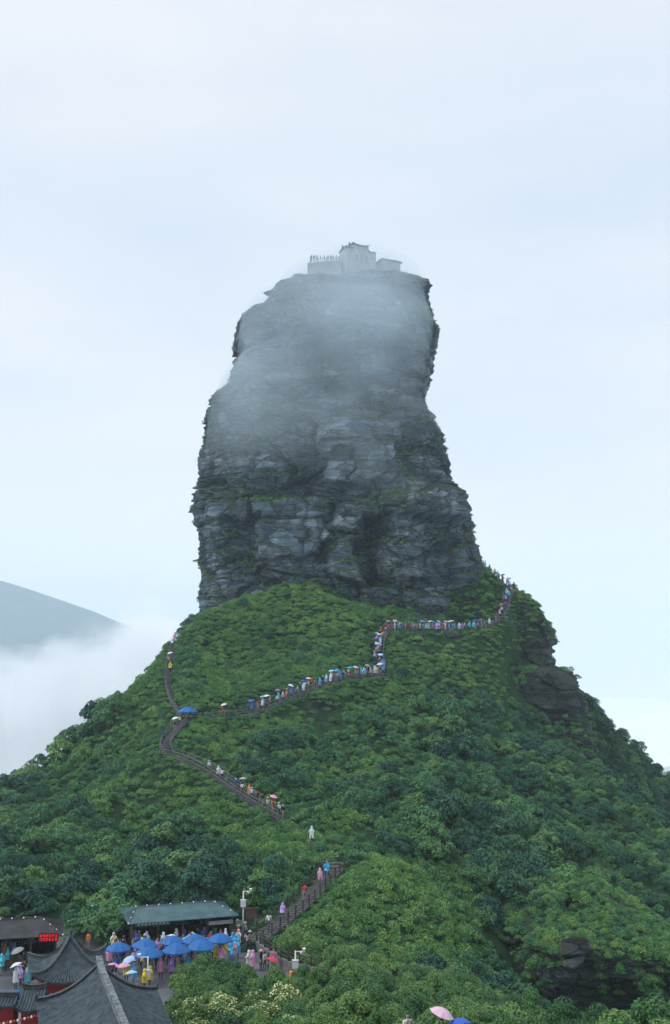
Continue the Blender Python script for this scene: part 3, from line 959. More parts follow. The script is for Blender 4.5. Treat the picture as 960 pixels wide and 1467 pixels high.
Z_MEADOW = [(395, 1338), (440, 1300), (490, 1255), (560, 1228), (640, 1240), (690, 1290), (700, 1360), (660, 1410), (600, 1392), (520, 1400), (470, 1392), (425, 1365)]
Z_APRON = [(290, 905), (300, 850), (400, 832), (500, 835), (560, 880), (540, 960), (420, 985), (330, 1015), (280, 1015)]
Z_STRIP = [(245, 1100), (300, 1120), (405, 1180), (440, 1215), (400, 1235), (330, 1225), (250, 1160)]
Z_CREST = [(560, 905), (700, 905), (760, 850), (800, 930), (720, 960), (790, 1030), (700, 1010), (600, 950), (555, 990), (500, 1010), (470, 1000)]
Z_MID = [(420, 1180), (430, 1080), (560, 1060), (600, 1180), (560, 1230), (470, 1235)]
Z_LEFT = [(60, 1110), (200, 1010), (240, 1080), (250, 1200), (180, 1240), (60, 1240)]
Z_FLOWER = [(215, 1425), (280, 1420), (430, 1432), (420, 1480), (215, 1480)]
Z_CLIFF = [(690, 1345), (770, 1332), (800, 1352), (850, 1345), (925, 1335), (1000, 1380), (1000, 1540), (760, 1540), (745, 1420)]
BUILD = [(-29.8, 58, -10.5, 84)]


def grid_pts(step, x0, x1, y0, y1, seed):
    r = np.random.default_rng(seed)
    X, Y = np.meshgrid(np.arange(x0, x1, step), np.arange(y0, y1, step))
    X = X + r.uniform(-.48, .48, X.shape) * step; Y = Y + r.uniform(-.48, .48, X.shape) * step
    return X.ravel(), Y.ravel(), r


def prep(step, seed, y0=58, y1=232):
    X, Y, r = grid_pts(step, -85, 85, y0, y1, seed)
    Zg = ground(X, Y)
    px, py = PROJ(X, Y, Zg)
    k = (px > -90) & (px < 1050) & (py < 1540)
    k &= ~in_plaza(X, Y, .9)
    bare = poly_in(px, py, [(722, 938), (760, 938), (805, 952), (838, 985), (830, 1022), (790, 1040), (750, 1022), (722, 985)]) | poly_in(px, py, [(434, 992), (492, 992), (494, 1052), (436, 1052)])
    k &= ~bare | (r.uniform(size=px.shape) < .12)
    k &= ~poly_in(px, py, [(570, 906), (695, 906), (692, 938), (575, 936)]) | (r.uniform(size=px.shape) < .3)
    k &= ~poly_in(px, py, Z_CLIFF) | (r.uniform(size=px.shape) < .10) | (Y < 90)
    d, pz, dy = path_near(X, Y)
    hid = (px > 408) & (px < 478) & (py > 1165) & (py < 1245)
    k &= (d > .95) | hid
    d = np.where(hid, d + 2.2, d)
    X, Y, Zg, px, py, d, dy = [q[k] for q in (X, Y, Zg, px, py, d, dy)]
    return X, Y, Zg, px, py, d, dy, r


def put(key, x, y, z, s, r, tilt=.12):
    KINDS[key]['pts'].append((x, y, z, s * r.uniform(.85, 1.15), s * r.uniform(.85, 1.15), s * r.uniform(.85, 1.2), r.uniform(-tilt, tilt), r.uniform(-tilt, tilt), r.uniform(0, 6.283)))


# pass 1: trees
X, Y, Zg, px, py, d, dy, r = prep(2.25, 1)
low = poly_in(px, py, Z_MEADOW) | poly_in(px, py, Z_APRON) | poly_in(px, py, Z_STRIP) | poly_in(px, py, Z_CREST)
mid = poly_in(px, py, Z_MID) | poly_in(px, py, Z_LEFT)
nz_ = fbm(X * .05, Y * .05, 0 * X, 3, 21)
free = np.where(dy < 0, d > 8.5, d > 3.6)
near = Y < 100
for i in range(len(X)):
    if near[i] or not free[i]: continue
    p = .9
    if low[i]: p = .10 if nz_[i] < .35 else .3
    elif mid[i]: p = .42 if nz_[i] > 0 else .2
    if py[i] < 900: p *= .2
    if px[i] > 780 and 1350 < py[i] < 1470: p = .12
    if r.uniform() < p:
        s = (.36 + .85 * r.uniform() ** 1.5) * (1.0 + .4 * nz_[i])
        if low[i]: s *= .55
        elif mid[i]: s *= .8
        if d[i] < 7: s *= .7
        put('T%d' % r.integers(0, 4), X[i], Y[i], Zg[i] - .25, s, r)
# pass 2: shrubs everywhere on the slope
X, Y, Zg, px, py, d, dy, r = prep(1.55, 2)
low = poly_in(px, py, Z_MEADOW); apr = poly_in(px, py, Z_APRON) | poly_in(px, py, Z_CREST) | poly_in(px, py, Z_STRIP)
nz_ = fbm(X * .11, Y * .11, 0 * X, 3, 22)
for i in range(len(X)):
    if Y[i] < 100: continue
    front = dy[i] < 0
    if front and d[i] < 3.0: continue
    if d[i] < 2.2: continue
    p = .58
    if low[i]: p = .10 if nz_[i] < .3 else .35
    elif apr[i]: p = .38
    if r.uniform() < p:
        s = r.uniform(.5, 1.15)
        if low[i]: s *= .6
        if apr[i]: s *= .75
        if front and d[i] < 7: s *= .6
        put('S%d' % r.integers(0, 3), X[i], Y[i], Zg[i] - .12, s, r)
# pass 3: herbs and ferns in the open patches
X, Y, Zg, px, py, d, dy, r = prep(.82, 3)
low = poly_in(px, py, Z_MEADOW); apr = poly_in(px, py, Z_APRON) | poly_in(px, py, Z_CREST) | poly_in(px, py, Z_STRIP)
oth = poly_in(px, py, Z_MID) | poly_in(px, py, Z_LEFT)
for i in range(len(X)):
    if Y[i] < 90: continue
    p = 1.0 if low[i] else .9 if apr[i] else .45 if oth[i] else (.75 if d[i] < 8 else .10)
    if r.uniform() < p:
        s = r.uniform(.6, 1.2) * (.7 if d[i] < 2.5 else 1)
        fl = low[i] and r.uniform() < .10 or (395 < px[i] < 445 and 1320 < py[i] < 1375 and r.uniform() < .8)
        put('H2' if fl else 'H%d' % r.integers(0, 2), X[i], Y[i], Zg[i] - .08, s, r)
# pass 4: bushes around the terrace and on the near ridge
X, Y, Zg, px, py, d, dy, r = prep(1.75, 4, 44, 101)
flw = poly_in(px, py, Z_FLOWER)
for i in range(len(X)):
    if Y[i] >= 100.5: continue
    if any(a < X[i] < c and b < Y[i] < e for a, b, c, e in BUILD): continue
    if X[i] < -10 and Y[i] < 60: continue
    if 0 < X[i] < 9 and 46 < Y[i] < 54: continue
    if r.uniform() < .9:
        if flw[i] and Y[i] < 80:
            put('F0', X[i], Y[i], Zg[i] - .15, r.uniform(.6, .95), r)
        else:
            put('N%d' % r.integers(0, 2), X[i], Y[i], Zg[i] - .2, r.uniform(.5, .95), r)
# bushes that hide the front edge of the terrace
for (qx, qy, qY, s) in [(262, 1412, 88, .8), (285, 1400, 89, .95), (310, 1395, 89.5, 1.0), (335, 1398, 89, .9), (352, 1384, 91, .55), (300, 1420, 86, 1.0), (260, 1428, 85, .9), (340, 1425, 86, .9), (378, 1432, 85, .8), (400, 1425, 86, .7), (430, 1428, 86.5, .7), (330, 1372, 93.5, .45), (345, 1367, 94, .5)]:
    q = P(qx, qy + 14, qY)
    put('N%d' % (int(qx) % 2), q.x, q.y, max(gz(q.x, q.y), q.z - 1.2) - .15, s, r)
# trees between the two shops
for (qx, qy, qY, s) in [(148, 1352, 105, 1.3), (122, 1350, 106.5, 1.0), (172, 1348, 107, 1.0), (135, 1340, 109, 1.15), (165, 1338, 110, 1.2), (105, 1340, 109, .9)]:
    q = P(qx, qy, qY)
    put('T%d' % (int(qx) % 3), q.x, q.y, PLAZA_Z - .1, s, r)
for (qx, qY, s) in [(290, 90.5, 1.15), (318, 91, 1.1), (268, 89.5, 1.0), (342, 91, .85)]:
    q = P(qx, 1400, qY)
    put('N%d' % (int(qx) % 2), q.x, q.y, PLAZA_Z - .1, s, r)
# bright bush close by at the lower right corner, on the slope under the viewpoint
for (qx, qy, qY, s) in [(905, 1462, 44, .55), (930, 1452, 45, .6), (958, 1448, 46, .7), (985, 1455, 44, .7), (940, 1470, 42, .6), (890, 1475, 43, .45)]:
    q = P(qx, qy, qY)
    gb_ = gz(q.x, q.y) - .1
    put('N%d' % (int(qx) % 2), q.x, q.y, gb_, min(1.1, max(.4, (q.z - gb_) / 2.0)), r)
# low plants hugging the downhill edge of the stairs
for key, off, dens in (('middle', 1.25, .55), ('left', .95, .55), ('traverse', 1.55, .6), ('ledge', 1.6, .7), ('upper', 1.5, .7), ('lower', 1.7, .6), ('steep', 1.6, .8)):
    poly = STAIR[key]
    for i in range(len(poly) - 1):
        d_ = poly[i + 1] - poly[i]
        n_ = Vector((-d_.y, d_.x, 0)).normalized()
        for sg_ in (-1, 1):
            fr = n_.y * sg_ < 0
            for k_ in range(2):
                if r.uniform() > dens: continue
                q = poly[i].lerp(poly[i + 1], r.uniform(0, 1)) + n_ * sg_ * (off + r.uniform(-.15, .7))
                put('S%d' % r.integers(0, 3) if r.uniform() < .4 else 'H%d' % r.integers(0, 2), q.x, q.y, min(gz(q.x, q.y), q.z) - .1, r.uniform(.35, .6) if fr else r.uniform(.5, .9), r)
# plants on rock ledges
for RV, dens, big in [(ROCKS[0], .013, .5)] + [(q, .12, .8) for q in ROCKS[1:]]:
    A = RV[1:-1]; dt = np.roll(RV, -1, 1)[1:-1] - np.roll(RV, 1, 1)[1:-1]; dv = RV[2:] - RV[:-2]
    n = np.cross(dt, dv); L = np.linalg.norm(n, axis=2) + 1e-9; n = n / L[..., None]
    patch = fbm(A[..., 0] * .09, A[..., 1] * .09, A[..., 2] * .12, 3, 77)
    ok = (n[..., 2] > .38) & (n[..., 1] < .3) & (patch > (.12 if big < .7 else -.06 if abs(RV[0, 0, 1] - 210) < 30 else -.9))
    area = L / 4
    pr = np.clip(area * (1.3 if big < .7 else 1.9), 0, 1) * ok
    u = rng.uniform(size=pr.shape)
    for q in A[u < pr]:
        if rng.uniform() < .45:
            put('S%d' % rng.integers(0, 3), q[0], q[1], q[2] - .1, rng.uniform(.25, .6) * big * 1.25, rng)
        else:
            put('H%d' % rng.integers(0, 2), q[0], q[1], q[2] - .06, rng.uniform(.5, 1.0) * big * 1.2, rng)
for (qx, qy, qY, s) in [(299, 600, 225, .75), (294, 606, 226, .5), (337, 535, 227, .6), (332, 548, 227, .5), (308, 575, 226, .6), (279, 803, 224, .45), (285, 858, 221, .6), (736, 838, 214, .5), (680, 762, 222, .4), (612, 590, 226, .4), (818, 958, 207, .8), (826, 968, 206, .7), (808, 956, 207, .8)]:
    q = P(qx, qy, qY)
    put('S%d' % (int(qx) % 3), q.x, q.y, q.z - .9 * s, s, rng)

# ---- build: the 300 largest of trees, shrubs and bushes are things of their own, the rest is cover
def gn_cover(name, pts, src, label):
    pts = np.array(pts)
    me = bpy.data.meshes.new(name)
    me.vertices.add(len(pts)); me.vertices.foreach_set('co', pts[:, :3].astype(np.float32).ravel())
    for an, sl in (('plant_scale', slice(3, 6)), ('plant_turn', slice(6, 9))):
        at = me.attributes.new(an, 'FLOAT_VECTOR', 'POINT')
        at.data.foreach_set('vector', pts[:, sl].astype(np.float32).ravel())
    me.update()
    o = link_mesh(name, me)
    tag(o, label, kind='stuff')
    g = bpy.data.node_groups.new(name, 'GeometryNodeTree')
    g.interface.new_socket('Geometry', in_out='INPUT', socket_type='NodeSocketGeometry')
    g.interface.new_socket('Geometry', in_out='OUTPUT', socket_type='NodeSocketGeometry')
    gi, go = g.nodes.new('NodeGroupInput'), g.nodes.new('NodeGroupOutput')
    ip = g.nodes.new('GeometryNodeInstanceOnPoints')
    ob = g.nodes.new('GeometryNodeObjectInfo'); ob.inputs['Object'].default_value = src
    na = g.nodes.new('GeometryNodeInputNamedAttribute'); na.data_type = 'FLOAT_VECTOR'; na.inputs['Name'].default_value = 'plant_scale'
    nb = g.nodes.new('GeometryNodeInputNamedAttribute'); nb.data_type = 'FLOAT_VECTOR'; nb.inputs['Name'].default_value = 'plant_turn'
    er = g.nodes.new('FunctionNodeEulerToRotation')
    g.links.new(gi.outputs[0], ip.inputs['Points'])
    g.links.new(ob.outputs['Geometry'], ip.inputs['Instance'])
    g.links.new(na.outputs['Attribute'], ip.inputs['Scale'])
    g.links.new(nb.outputs['Attribute'], er.inputs[0])
    g.links.new(er.outputs[0], ip.inputs['Rotation'])
    g.links.new(ip.outputs[0], go.inputs[0])
    md = o.modifiers.new('scatter', 'NODES')
    md.node_group = g
    return o


def place_words(p):
    a, b = PROJ(p[0], p[1], p[2])
    if p[1] < 48: return 'on the bank under the viewpoint'
    if p[1] < 101:
        if a < 420: return 'along the front edge of the terrace'
        if a < 560: return 'beside the end of the parapet'
        return 'on the ridge above the dark gully'
    if b < 840: return 'on a ledge of the pillar'
    if b < 905 and a < 600: return 'at the foot of the pillar'
    d, _, dy = path_near(np.array([p[0]]), np.array([p[1]]))
    if d[0] < 6: return 'just above the stair' if dy[0] > 0 else 'just below the stair'
    if a > 690 and b > 1290: return 'around the dark wet cliff'
    if a > 620 and b < 1060: return 'below the stepped mossy cliff'
    if a > 560: return 'on the slope towards the distant ridge'
    if a < 190 and b < 1230: return 'on the slope facing the clouds'
    if a < 390 and b > 1180: return 'on the wooded bank behind the shops'
    if b < 1035: return 'on the green apron below the pillar'
    return 'on the slope between the stairs'


def make_plant(K, p):
    root = empty(K['name'], p[:3], p[8])
    root.scale = p[3:6]
    root.rotation_euler = (p[6], p[7], p[8])
    pw_ = place_words(p)
    tag(root, K['label'] + ' ' + pw_, K['cat'], K['group'] + ', ' + pw_)
    c = link_mesh('crown' if K['cat'] == 'tree' else 'foliage', K['me'], root)
    link_mesh('trunk' if K['cat'] == 'tree' else 'stem', K['tk'], root)
    return c


limits = {'tree': 280, 'shrub': 120, 'bush': 280}
for cat in ('tree', 'shrub', 'bush'):
    allp = []
    for key, K in KINDS.items():
        if K['cat'] == cat:
            for p in K['pts']:
                a, b = PROJ(p[0], p[1], p[2] + K['H'] * p[5] * .7)
                vis = -20 < a < 980 and 350 < b < 1480
                allp.append((-(K['R'] * p[3] / p[1]) if vis else 0, key, p))
    allp.sort(key=lambda q: q[0])
    for n_, (sz, key, p) in enumerate(allp):
        K = KINDS[key]
        if n_ < limits[cat] and sz < 0:
            c = make_plant(K, p)
            K.setdefault('src', c)
        else:
            K.setdefault('rest', []).append(p)
for key, K in KINDS.items():
    rest = K.get('rest', []) if K['cat'] else K['pts']
    if not rest: continue
    if K['cat'] == '':
        # one herb stands as the source of the cover
        root = empty('flowering_herb' if key == 'H2' else 'leafy_herb', rest[0][:3], 0)
        tag(root, {'H0': 'clump of long leaved herb on the slope', 'H1': 'clump of short leaved herb on the slope', 'H2': 'clump of herb with tiny cream flowers beside the stair'}[key], 'herb', 'herb clumps on the slope')
        src = link_mesh('foliage', K['me'], root)
        gn_cover('herb_cover', rest[1:], src, 'low bright green herbs and ferns covering the open slope')
    else:
        gn_cover({'tree': 'tree_cover', 'shrub': 'shrub_cover', 'bush': 'bush_cover'}[K['cat']], rest, K['src'] if 'src' in K else None, {'tree': 'dense broadleaf trees covering the far parts of the slope', 'shrub': 'dense low shrubs covering the mountain slope', 'bush': 'dense bushes around the terrace'}[K['cat']])
print('PLANTS', {k: len(v['pts']) for k, v in KINDS.items()})

# ------------------------------------------------------------------ materials of built things
M['stone_step'] = noise_mat('wet_step_stone', (0.07, 0.07, 0.072), (0.16, 0.16, 0.155), scale=2.5, rough=0.6)
M['rail_stone'] = noise_mat('grey_rail_concrete', (0.12, 0.12, 0.115), (0.22, 0.215, 0.205), scale=4, rough=0.8)
M['rail_wood'] = noise_mat('brown_fence_wood', (0.045, 0.035, 0.03), (0.10, 0.08, 0.07), scale=5, rough=0.8, stretch=(1, 1, .3))
M['paving'] = noise_mat('wet_paving', (0.085, 0.09, 0.098), (0.17, 0.175, 0.18), scale=0.35, rough=0.38, detail=6, spec=0.5)
M['tile'] = noise_mat('grey_roof_tile', (0.020, 0.030, 0.038), (0.050, 0.066, 0.076), scale=1.6, rough=0.6, detail=6, bump=0.2)
M['tile_rib'] = noise_mat('grey_cover_tile', (0.045, 0.066, 0.080), (0.115, 0.15, 0.17), scale=2.2, rough=0.55, detail=6)
M['ridge_pale'] = noise_mat('weathered_ridge_mortar', (0.09, 0.105, 0.115), (0.24, 0.26, 0.27), scale=3, rough=0.8, detail=6)
M['ridge_dark'] = noise_mat('dark_ridge_tile', (0.035, 0.045, 0.05), (0.085, 0.095, 0.10), scale=4, rough=0.6)
M['red_wall'] = noise_mat('red_lime_wall', (0.26, 0.018, 0.022), (0.36, 0.035, 0.035), scale=1.2, rough=0.8)
M['red_col'] = noise_mat('red_painted_column', (0.30, 0.03, 0.025), (0.42, 0.055, 0.04), scale=2, rough=0.5)
M['pale_wall'] = noise_mat('pale_plaster', (0.30, 0.28, 0.27), (0.42, 0.40, 0.38), scale=1.5, rough=0.85)
M['metal_roof'] = noise_mat('blue_green_metal_roof', (0.055, 0.115, 0.13), (0.095, 0.17, 0.185), scale=0.9, rough=0.45, detail=5)
M['brown_roof'] = noise_mat('dark_brown_metal_roof', (0.032, 0.030, 0.034), (0.062, 0.058, 0.062), scale=0.9, rough=0.5, detail=5)
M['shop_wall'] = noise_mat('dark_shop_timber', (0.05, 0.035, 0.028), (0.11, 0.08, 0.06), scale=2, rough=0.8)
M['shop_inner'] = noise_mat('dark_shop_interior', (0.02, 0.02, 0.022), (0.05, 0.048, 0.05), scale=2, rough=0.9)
M['green_sign'] = noise_mat('green_sign_board', (0.05, 0.20, 0.10), (0.10, 0.30, 0.16), scale=4, rough=0.5)
M['white_paint'] = noise_mat('white_paint', (0.70, 0.70, 0.70), (0.80, 0.80, 0.80), scale=3, rough=0.5)
M['goods'] = noise_mat('packed_goods', (0.16, 0.14, 0.12), (0.5, 0.5, 0.48), scale=5, rough=0.6)
M['bulb'] = noise_mat('frosted_bulb', (0.80, 0.80, 0.78), (0.88, 0.88, 0.86), scale=3, rough=0.3)
M['wire'] = noise_mat('black_wire', (0.02, 0.02, 0.02), (0.04, 0.04, 0.04), scale=3, rough=0.6)
M['brown_board'] = noise_mat('brown_notice_board', (0.11, 0.06, 0.045), (0.17, 0.10, 0.08), scale=3, rough=0.7)
M['temple'] = noise_mat('pale_temple_stone', (0.20, 0.20, 0.20), (0.32, 0.32, 0.31), scale=0.8, rough=0.85)
M['temple_roof'] = noise_mat('dark_temple_roof', (0.06, 0.065, 0.07), (0.11, 0.115, 0.12), scale=1.5, rough=0.7)


def led_mat():
    m, nt, b = new_mat('red_led_display')
    tc = nd(nt, 'ShaderNodeTexCoord')
    br = nd(nt, 'ShaderNodeTexNoise'); br.inputs['Scale'].default_value = 9.0; br.inputs['Detail'].default_value = 1
    mp = nd(nt, 'ShaderNodeMapping'); mp.inputs['Scale'].default_value = (1, 1, 1.3)
    nt.links.new(tc.outputs['Object'], mp.inputs[0]); nt.links.new(mp.outputs[0], br.inputs['Vector'])
    r = ramp(nt, [(0.40, (0.22, 0.0, 0.005)), (0.56, (1.0, 0.02, 0.03))])
    nt.links.new(br.outputs['Fac'], r.inputs[0])
    nt.links.new(r.outputs[0], b.inputs['Emission Color'])
    nt.links.new(r.outputs[0], b.inputs['Base Color'])
    b.inputs['Emission Strength'].default_value = 0.55
    return m


M['led'] = led_mat()
M['led_off'] = noise_mat('dark_red_panel', (0.10, 0.004, 0.006), (0.16, 0.008, 0.01), scale=6, rough=.5)

# ------------------------------------------------------------------ stairs: every step a stone of its own
_b = MB(); _b.box((0, 0, -0.11), (1, 1, 0.22))
STEP_ME = _b.mesh('step', M['stone_step'])
SLAB = {'lower': 'stone stair climbing from the terrace past the herb meadow', 'hidden': 'stone stair between bushes below the middle stair', 'middle': 'stone stair with post railings climbing across the green slope',
        'traverse': 'stone path of the long queue crossing under the green apron', 'steep': 'steep crowded stone stair beside the dark cleft', 'ledge': 'crowded stone walkway along the foot of the pillar',
        'upper': 'stone stair bending up the cliff side ridge', 'ridge': 'stone stair behind the crest towards the pillar', 'left': 'narrow stone stair climbing the cloud side ridge'}


def along(poly, step):
    out, acc = [poly[0].copy()], 0.0
    for a, b in zip(poly, poly[1:]):
        d = (b - a); L = math.hypot(d.x, d.y)
        while acc + L >= step:
            t = (step - acc) / L
            a = a + (b - a) * t
            out.append(a.copy())
            d = b - a; L = math.hypot(d.x, d.y); acc = 0.0
        acc += L
    return out


for key, poly in STAIR.items():
    root = empty('stone_stair', poly[0])
    tag(root, SLAB[key], kind='structure')
    _sk = key
    tr = {'lower': .42, 'middle': .55, 'left': .6}.get(key, .8)
    pts = along(poly, tr)
    for a, b in zip(pts, pts[1:]):
        o = link_mesh('step', STEP_ME, root)
        o.location = (a + b) / 2 - poly[0]
        o.rotation_euler = (0, 0, math.atan2(b.y - a.y, b.x - a.x) + random.uniform(-.03, .03))
        o.scale = (tr + .12, {'left': .95, 'lower': 2.0, 'middle': 1.3, 'hidden': 1.3}.get(key, 1.8) * random.uniform(.96, 1.04), random.uniform(1.0, 1.2))


def side_line(poly, off):
    out = []
    for i, p in enumerate(poly):
        d = poly[min(i + 1, len(poly) - 1)] - poly[max(i - 1, 0)]
        n = Vector((-d.y, d.x, 0)).normalized()
        out.append(p + n * off)
    return out


def railing(poly, label, mat, gap=1.9, h=1.05, pw=.13, rails=(.95, .5), rr=.045, name='stair_railing', group=None):
    base = poly[0].copy()
    root = empty(name, base)
    tag(root, label, 'railing', group)
    b = MB(); b.box((0, 0, h / 2 - .15), (pw, pw, h + .3)); b.box((0, 0, h + .03), (pw * 1.35, pw * 1.35, .07))
    pm = b.mesh('post', mat)
    pts = along(poly, gap)
    for q in pts:
        o = link_mesh('post', pm, root)
        o.location = q - base
        o.rotation_euler = (random.uniform(-.03, .03), random.uniform(-.03, .03), random.uniform(0, .4))
        o.scale = (1, 1, random.uniform(.92, 1.08))
    for z in rails:
        b = MB(); b.tube([q - base + Vector((0, 0, z)) for q in pts], rr, 5)
        b.build('rail', mat, root)
    return root


def front_side(poly):
    d = poly[-1] - poly[0]
    n = Vector((-d.y, d.x, 0))
    return 1 if n.y < 0 else -1


RAILS = [('lower', (1, -1), 'brown fence posts along the stair by the herb meadow', 'rail_wood', 1.25), ('middle', (1, -1), 'grey post railing of the stair crossing the green slope', 'rail_stone', 1.9),
         ('traverse', (0,), 'grey railing in front of the long queue under the apron', 'rail_stone', 2.0), ('steep', (0,), 'grey railing beside the steep crowded stair', 'rail_stone', 2.0),
         ('ledge', (0,), 'grey railing in front of the crowd at the pillar foot', 'rail_stone', 2.0), ('upper', (0,), 'grey railing on the stair bending up the cliff side ridge', 'rail_stone', 2.0),
         ('left', (0,), 'thin grey railing along the narrow stair of the cloud side ridge', 'rail_stone', 2.2)]
for key, sides, lab, mt, gap in RAILS:
    for s in sides:
        sg = s if s else front_side(STAIR[key])
        wide = {'left': .55, 'middle': .75}.get(key, 1.0)
        if key in ('middle', 'lower'):
            lb = lab + (', downhill side' if sg == front_side(STAIR[key]) else ', uphill side')
        else:
            lb = lab
        railing(side_line(STAIR[key], sg * wide), lb, M[mt], gap=gap, pw=.12 if key != 'left' else .08, rr=.04 if key != 'left' else .03)
# short railing spur beyond the corner of the queue
railing([P(541, 973, 182.6), P(549, 973, 183), P(560, 973, 183.6)], 'short railing spur on the grass where the queue turns uphill', M['rail_stone'], gap=1.0)
# small plank deck where the path turns
# ------------------------------------------------------------------ terrace
ys = np.linspace(62, 111.5, 100)
rx = np.interp(ys, PLZ_Y, PLZ_X)
b = MB()
n = len(ys)
for z in (PLAZA_Z, PLAZA_Z - .5):
    b.v += [(-47.0, y, z) for y in ys] + [(x, y, z) for x, y in zip(rx, ys)]
for i in range(n - 1):
    b.f.append((i, n + i, n + i + 1, i + 1)); b.m.append(0)
    b.f.append((n + i, 3 * n + i, 3 * n + i + 1, n + i + 1)); b.m.append(0)
b.f.append((0, 2 * n, 3 * n, n)); b.m.append(0)
terrace = b.build('terrace_paving', M['paving'])
tag(terrace, 'wet grey stone paving of the crowded terrace', kind='structure')


def PZ(px, py, z=PLAZA_Z):
    """point of the horizontal plane z seen at a photo pixel"""
    q = P(px, py, 100.0)
    return q * (z / q.z)


fence_pts = [P(368, 1350, 103.6), P(378, 1362, 101.4), P(392, 1374, 99.2), P(408, 1388, 97), P(424, 1395, 96), P(444, 1401, 95.0), P(480, 1416, 92.8)]
for q in fence_pts: q.z = PLAZA_Z
b = MB()
fw = empty('parapet_wall', fence_pts[0]); tag(fw, 'low stone parapet with brown fence along the edge of the terrace', 'wall')
prev = None
pl_ = along(dense(fence_pts, .4), 1.3)
_b = MB(); _b.box((0, 0, .35), (1.36, .35, .9)); SEG = _b.mesh('stone_panel', M['rail_stone'])
_b = MB(); _b.box((0, 0, .8), (.14, .14, 2.0)); FPOST = _b.mesh('fence_post', M['rail_wood'])
for a_, c_ in zip(pl_, pl_[1:]):
    o = link_mesh('stone_panel', SEG, fw); o.location = (a_ + c_) / 2 - fence_pts[0]; o.rotation_euler.z = math.atan2(c_.y - a_.y, c_.x - a_.x)
    o = link_mesh('fence_post', FPOST, fw); o.location = a_ - fence_pts[0]
b = MB(); b.tube([q - fence_pts[0] + Vector((0, 0, 1.5)) for q in pl_], .05, 5); b.tube([q - fence_pts[0] + Vector((0, 0, 1.1)) for q in pl_], .04, 5)
b.build('rail', M['rail_wood'], fw)


# ------------------------------------------------------------------ roofs
def roof_patch(parent, A, B, C, D, sag, lift, spacing=.27, course=.32, name='roof_slope', mats=None, rib=.075, thick=.12, rib_name='cover_tiles', ribs=True):
    """A-B ridge, D-C eave (A above D); concave slope with cover tiles running down"""
    A, B, C, D = [Vector(q) for q in (A, B, C, D)]
    mats = mats or (M['tile'], M['tile_rib'])

    def pt(u, v, h=0.0):
        p = (A.lerp(B, u)).lerp(D.lerp(C, u), v)
        z = p.z - sag * math.sin(math.pi * v) * .5 - 0 * v + lift * abs(2 * u - 1) ** 3 * v * v
        return Vector((p.x, p.y, z + h))
    nv = max(8, int((D - A).length / course)); nu = 20
    b = MB()
    b.grid(lambda u, v: pt(u, v), nu, nv)
    b.grid(lambda u, v: pt(1 - u, v, -thick), nu, nv)
    # eave and side edges
    b.grid(lambda u, v: pt(u, 1, -thick * v), nu, 1); b.grid(lambda u, v: pt(0, u, -thick * v), nv, 1); b.grid(lambda u, v: pt(1, 1 - u, -thick * v), nv, 1)
    o = b.build(name, mats[0], parent)
    if ribs:
        L = max((D - C).length, (A - B).length)
        k = max(4, int(L / spacing))
        b = MB()
        side = (C - D).normalized()
        tri = (A - B).length < .3 * (C - D).length
        for i in range(k):
            u = (i + .5) / k
            v0 = 0.0
            if tri: v0 = 0.02
            prev = None
            rings = []
            for j in range(nv + 1):
                v = v0 + (1 - v0) * j / nv
                for e in ((0, 1) if 0 < j < nv else (0,)):
                    p = pt(u, v)
                    w = rib * (.9 if e else 1.05)
                    if tri: w *= max(.25, min(1, v * 1.5))
                    rings.append([p - side * w, p - side * w * .6 + Vector((0, 0, w * 1.1)), p + side * w * .6 + Vector((0, 0, w * 1.1)), p + side * w])
            vs = [q for R in rings for q in R]
            fs = []
            for j in range(len(rings) - 1):
                for q in range(3):
                    fs.append((j * 4 + q, j * 4 + q + 1, (j + 1) * 4 + q + 1, (j + 1) * 4 + q))
            e0 = (len(rings) - 1) * 4
            fs.append((e0, e0 + 1, e0 + 2, e0 + 3))
            b.add(vs, fs)
        t = b.build(rib_name, mats[1], o)
        t['kind'] = 'stuff'
    return o, pt


def ridge(parent, pts, w, h, mat, name='ridge'):
    """a built-up ridge of stacked tile, following pts"""
    b = MB()
    pts = [Vector(p) for p in pts]
    for lw, z0, z1 in ((1.0, -.05, h * .55), (.7, h * .55, h * .8), (1.05, h * .8, h)):
        rings = []
        for i, p in enumerate(pts):
            d = pts[min(i + 1, len(pts) - 1)] - pts[max(i - 1, 0)]
            s = Vector((-d.y, d.x, 0)).normalized() * (w / 2 * lw)
            rings.append([p - s + Vector((0, 0, z0)), p + s + Vector((0, 0, z0)), p + s + Vector((0, 0, z1)), p - s + Vector((0, 0, z1))])
        vs = [q for R in rings for q in R]; fs = []
        for i in range(len(rings) - 1):
            for q in range(4):
                fs.append((i * 4 + q, i * 4 + (q + 1) % 4, (i + 1) * 4 + (q + 1) % 4, (i + 1) * 4 + q))
        fs += [(3, 2, 1, 0), tuple(len(vs) - 4 + q for q in range(4))]
        b.add(vs, fs)
    return b.build(name, mat, parent)


def finial(parent, p, s=1.0, name='finial'):
    b = MB()
    b.lathe([(0.02, -.1), (.16, 0), (.17, .12), (.08, .2), (.15, .32), (.17, .42), (.1, .55), (.03, .75), (0.001, .8)], 10, p)
    b.v = [tuple(Vector(p) + (Vector(q) - Vector(p)) * s) for q in b.v]
    return b.build(name, M['ridge_dark'], parent, smooth=True)


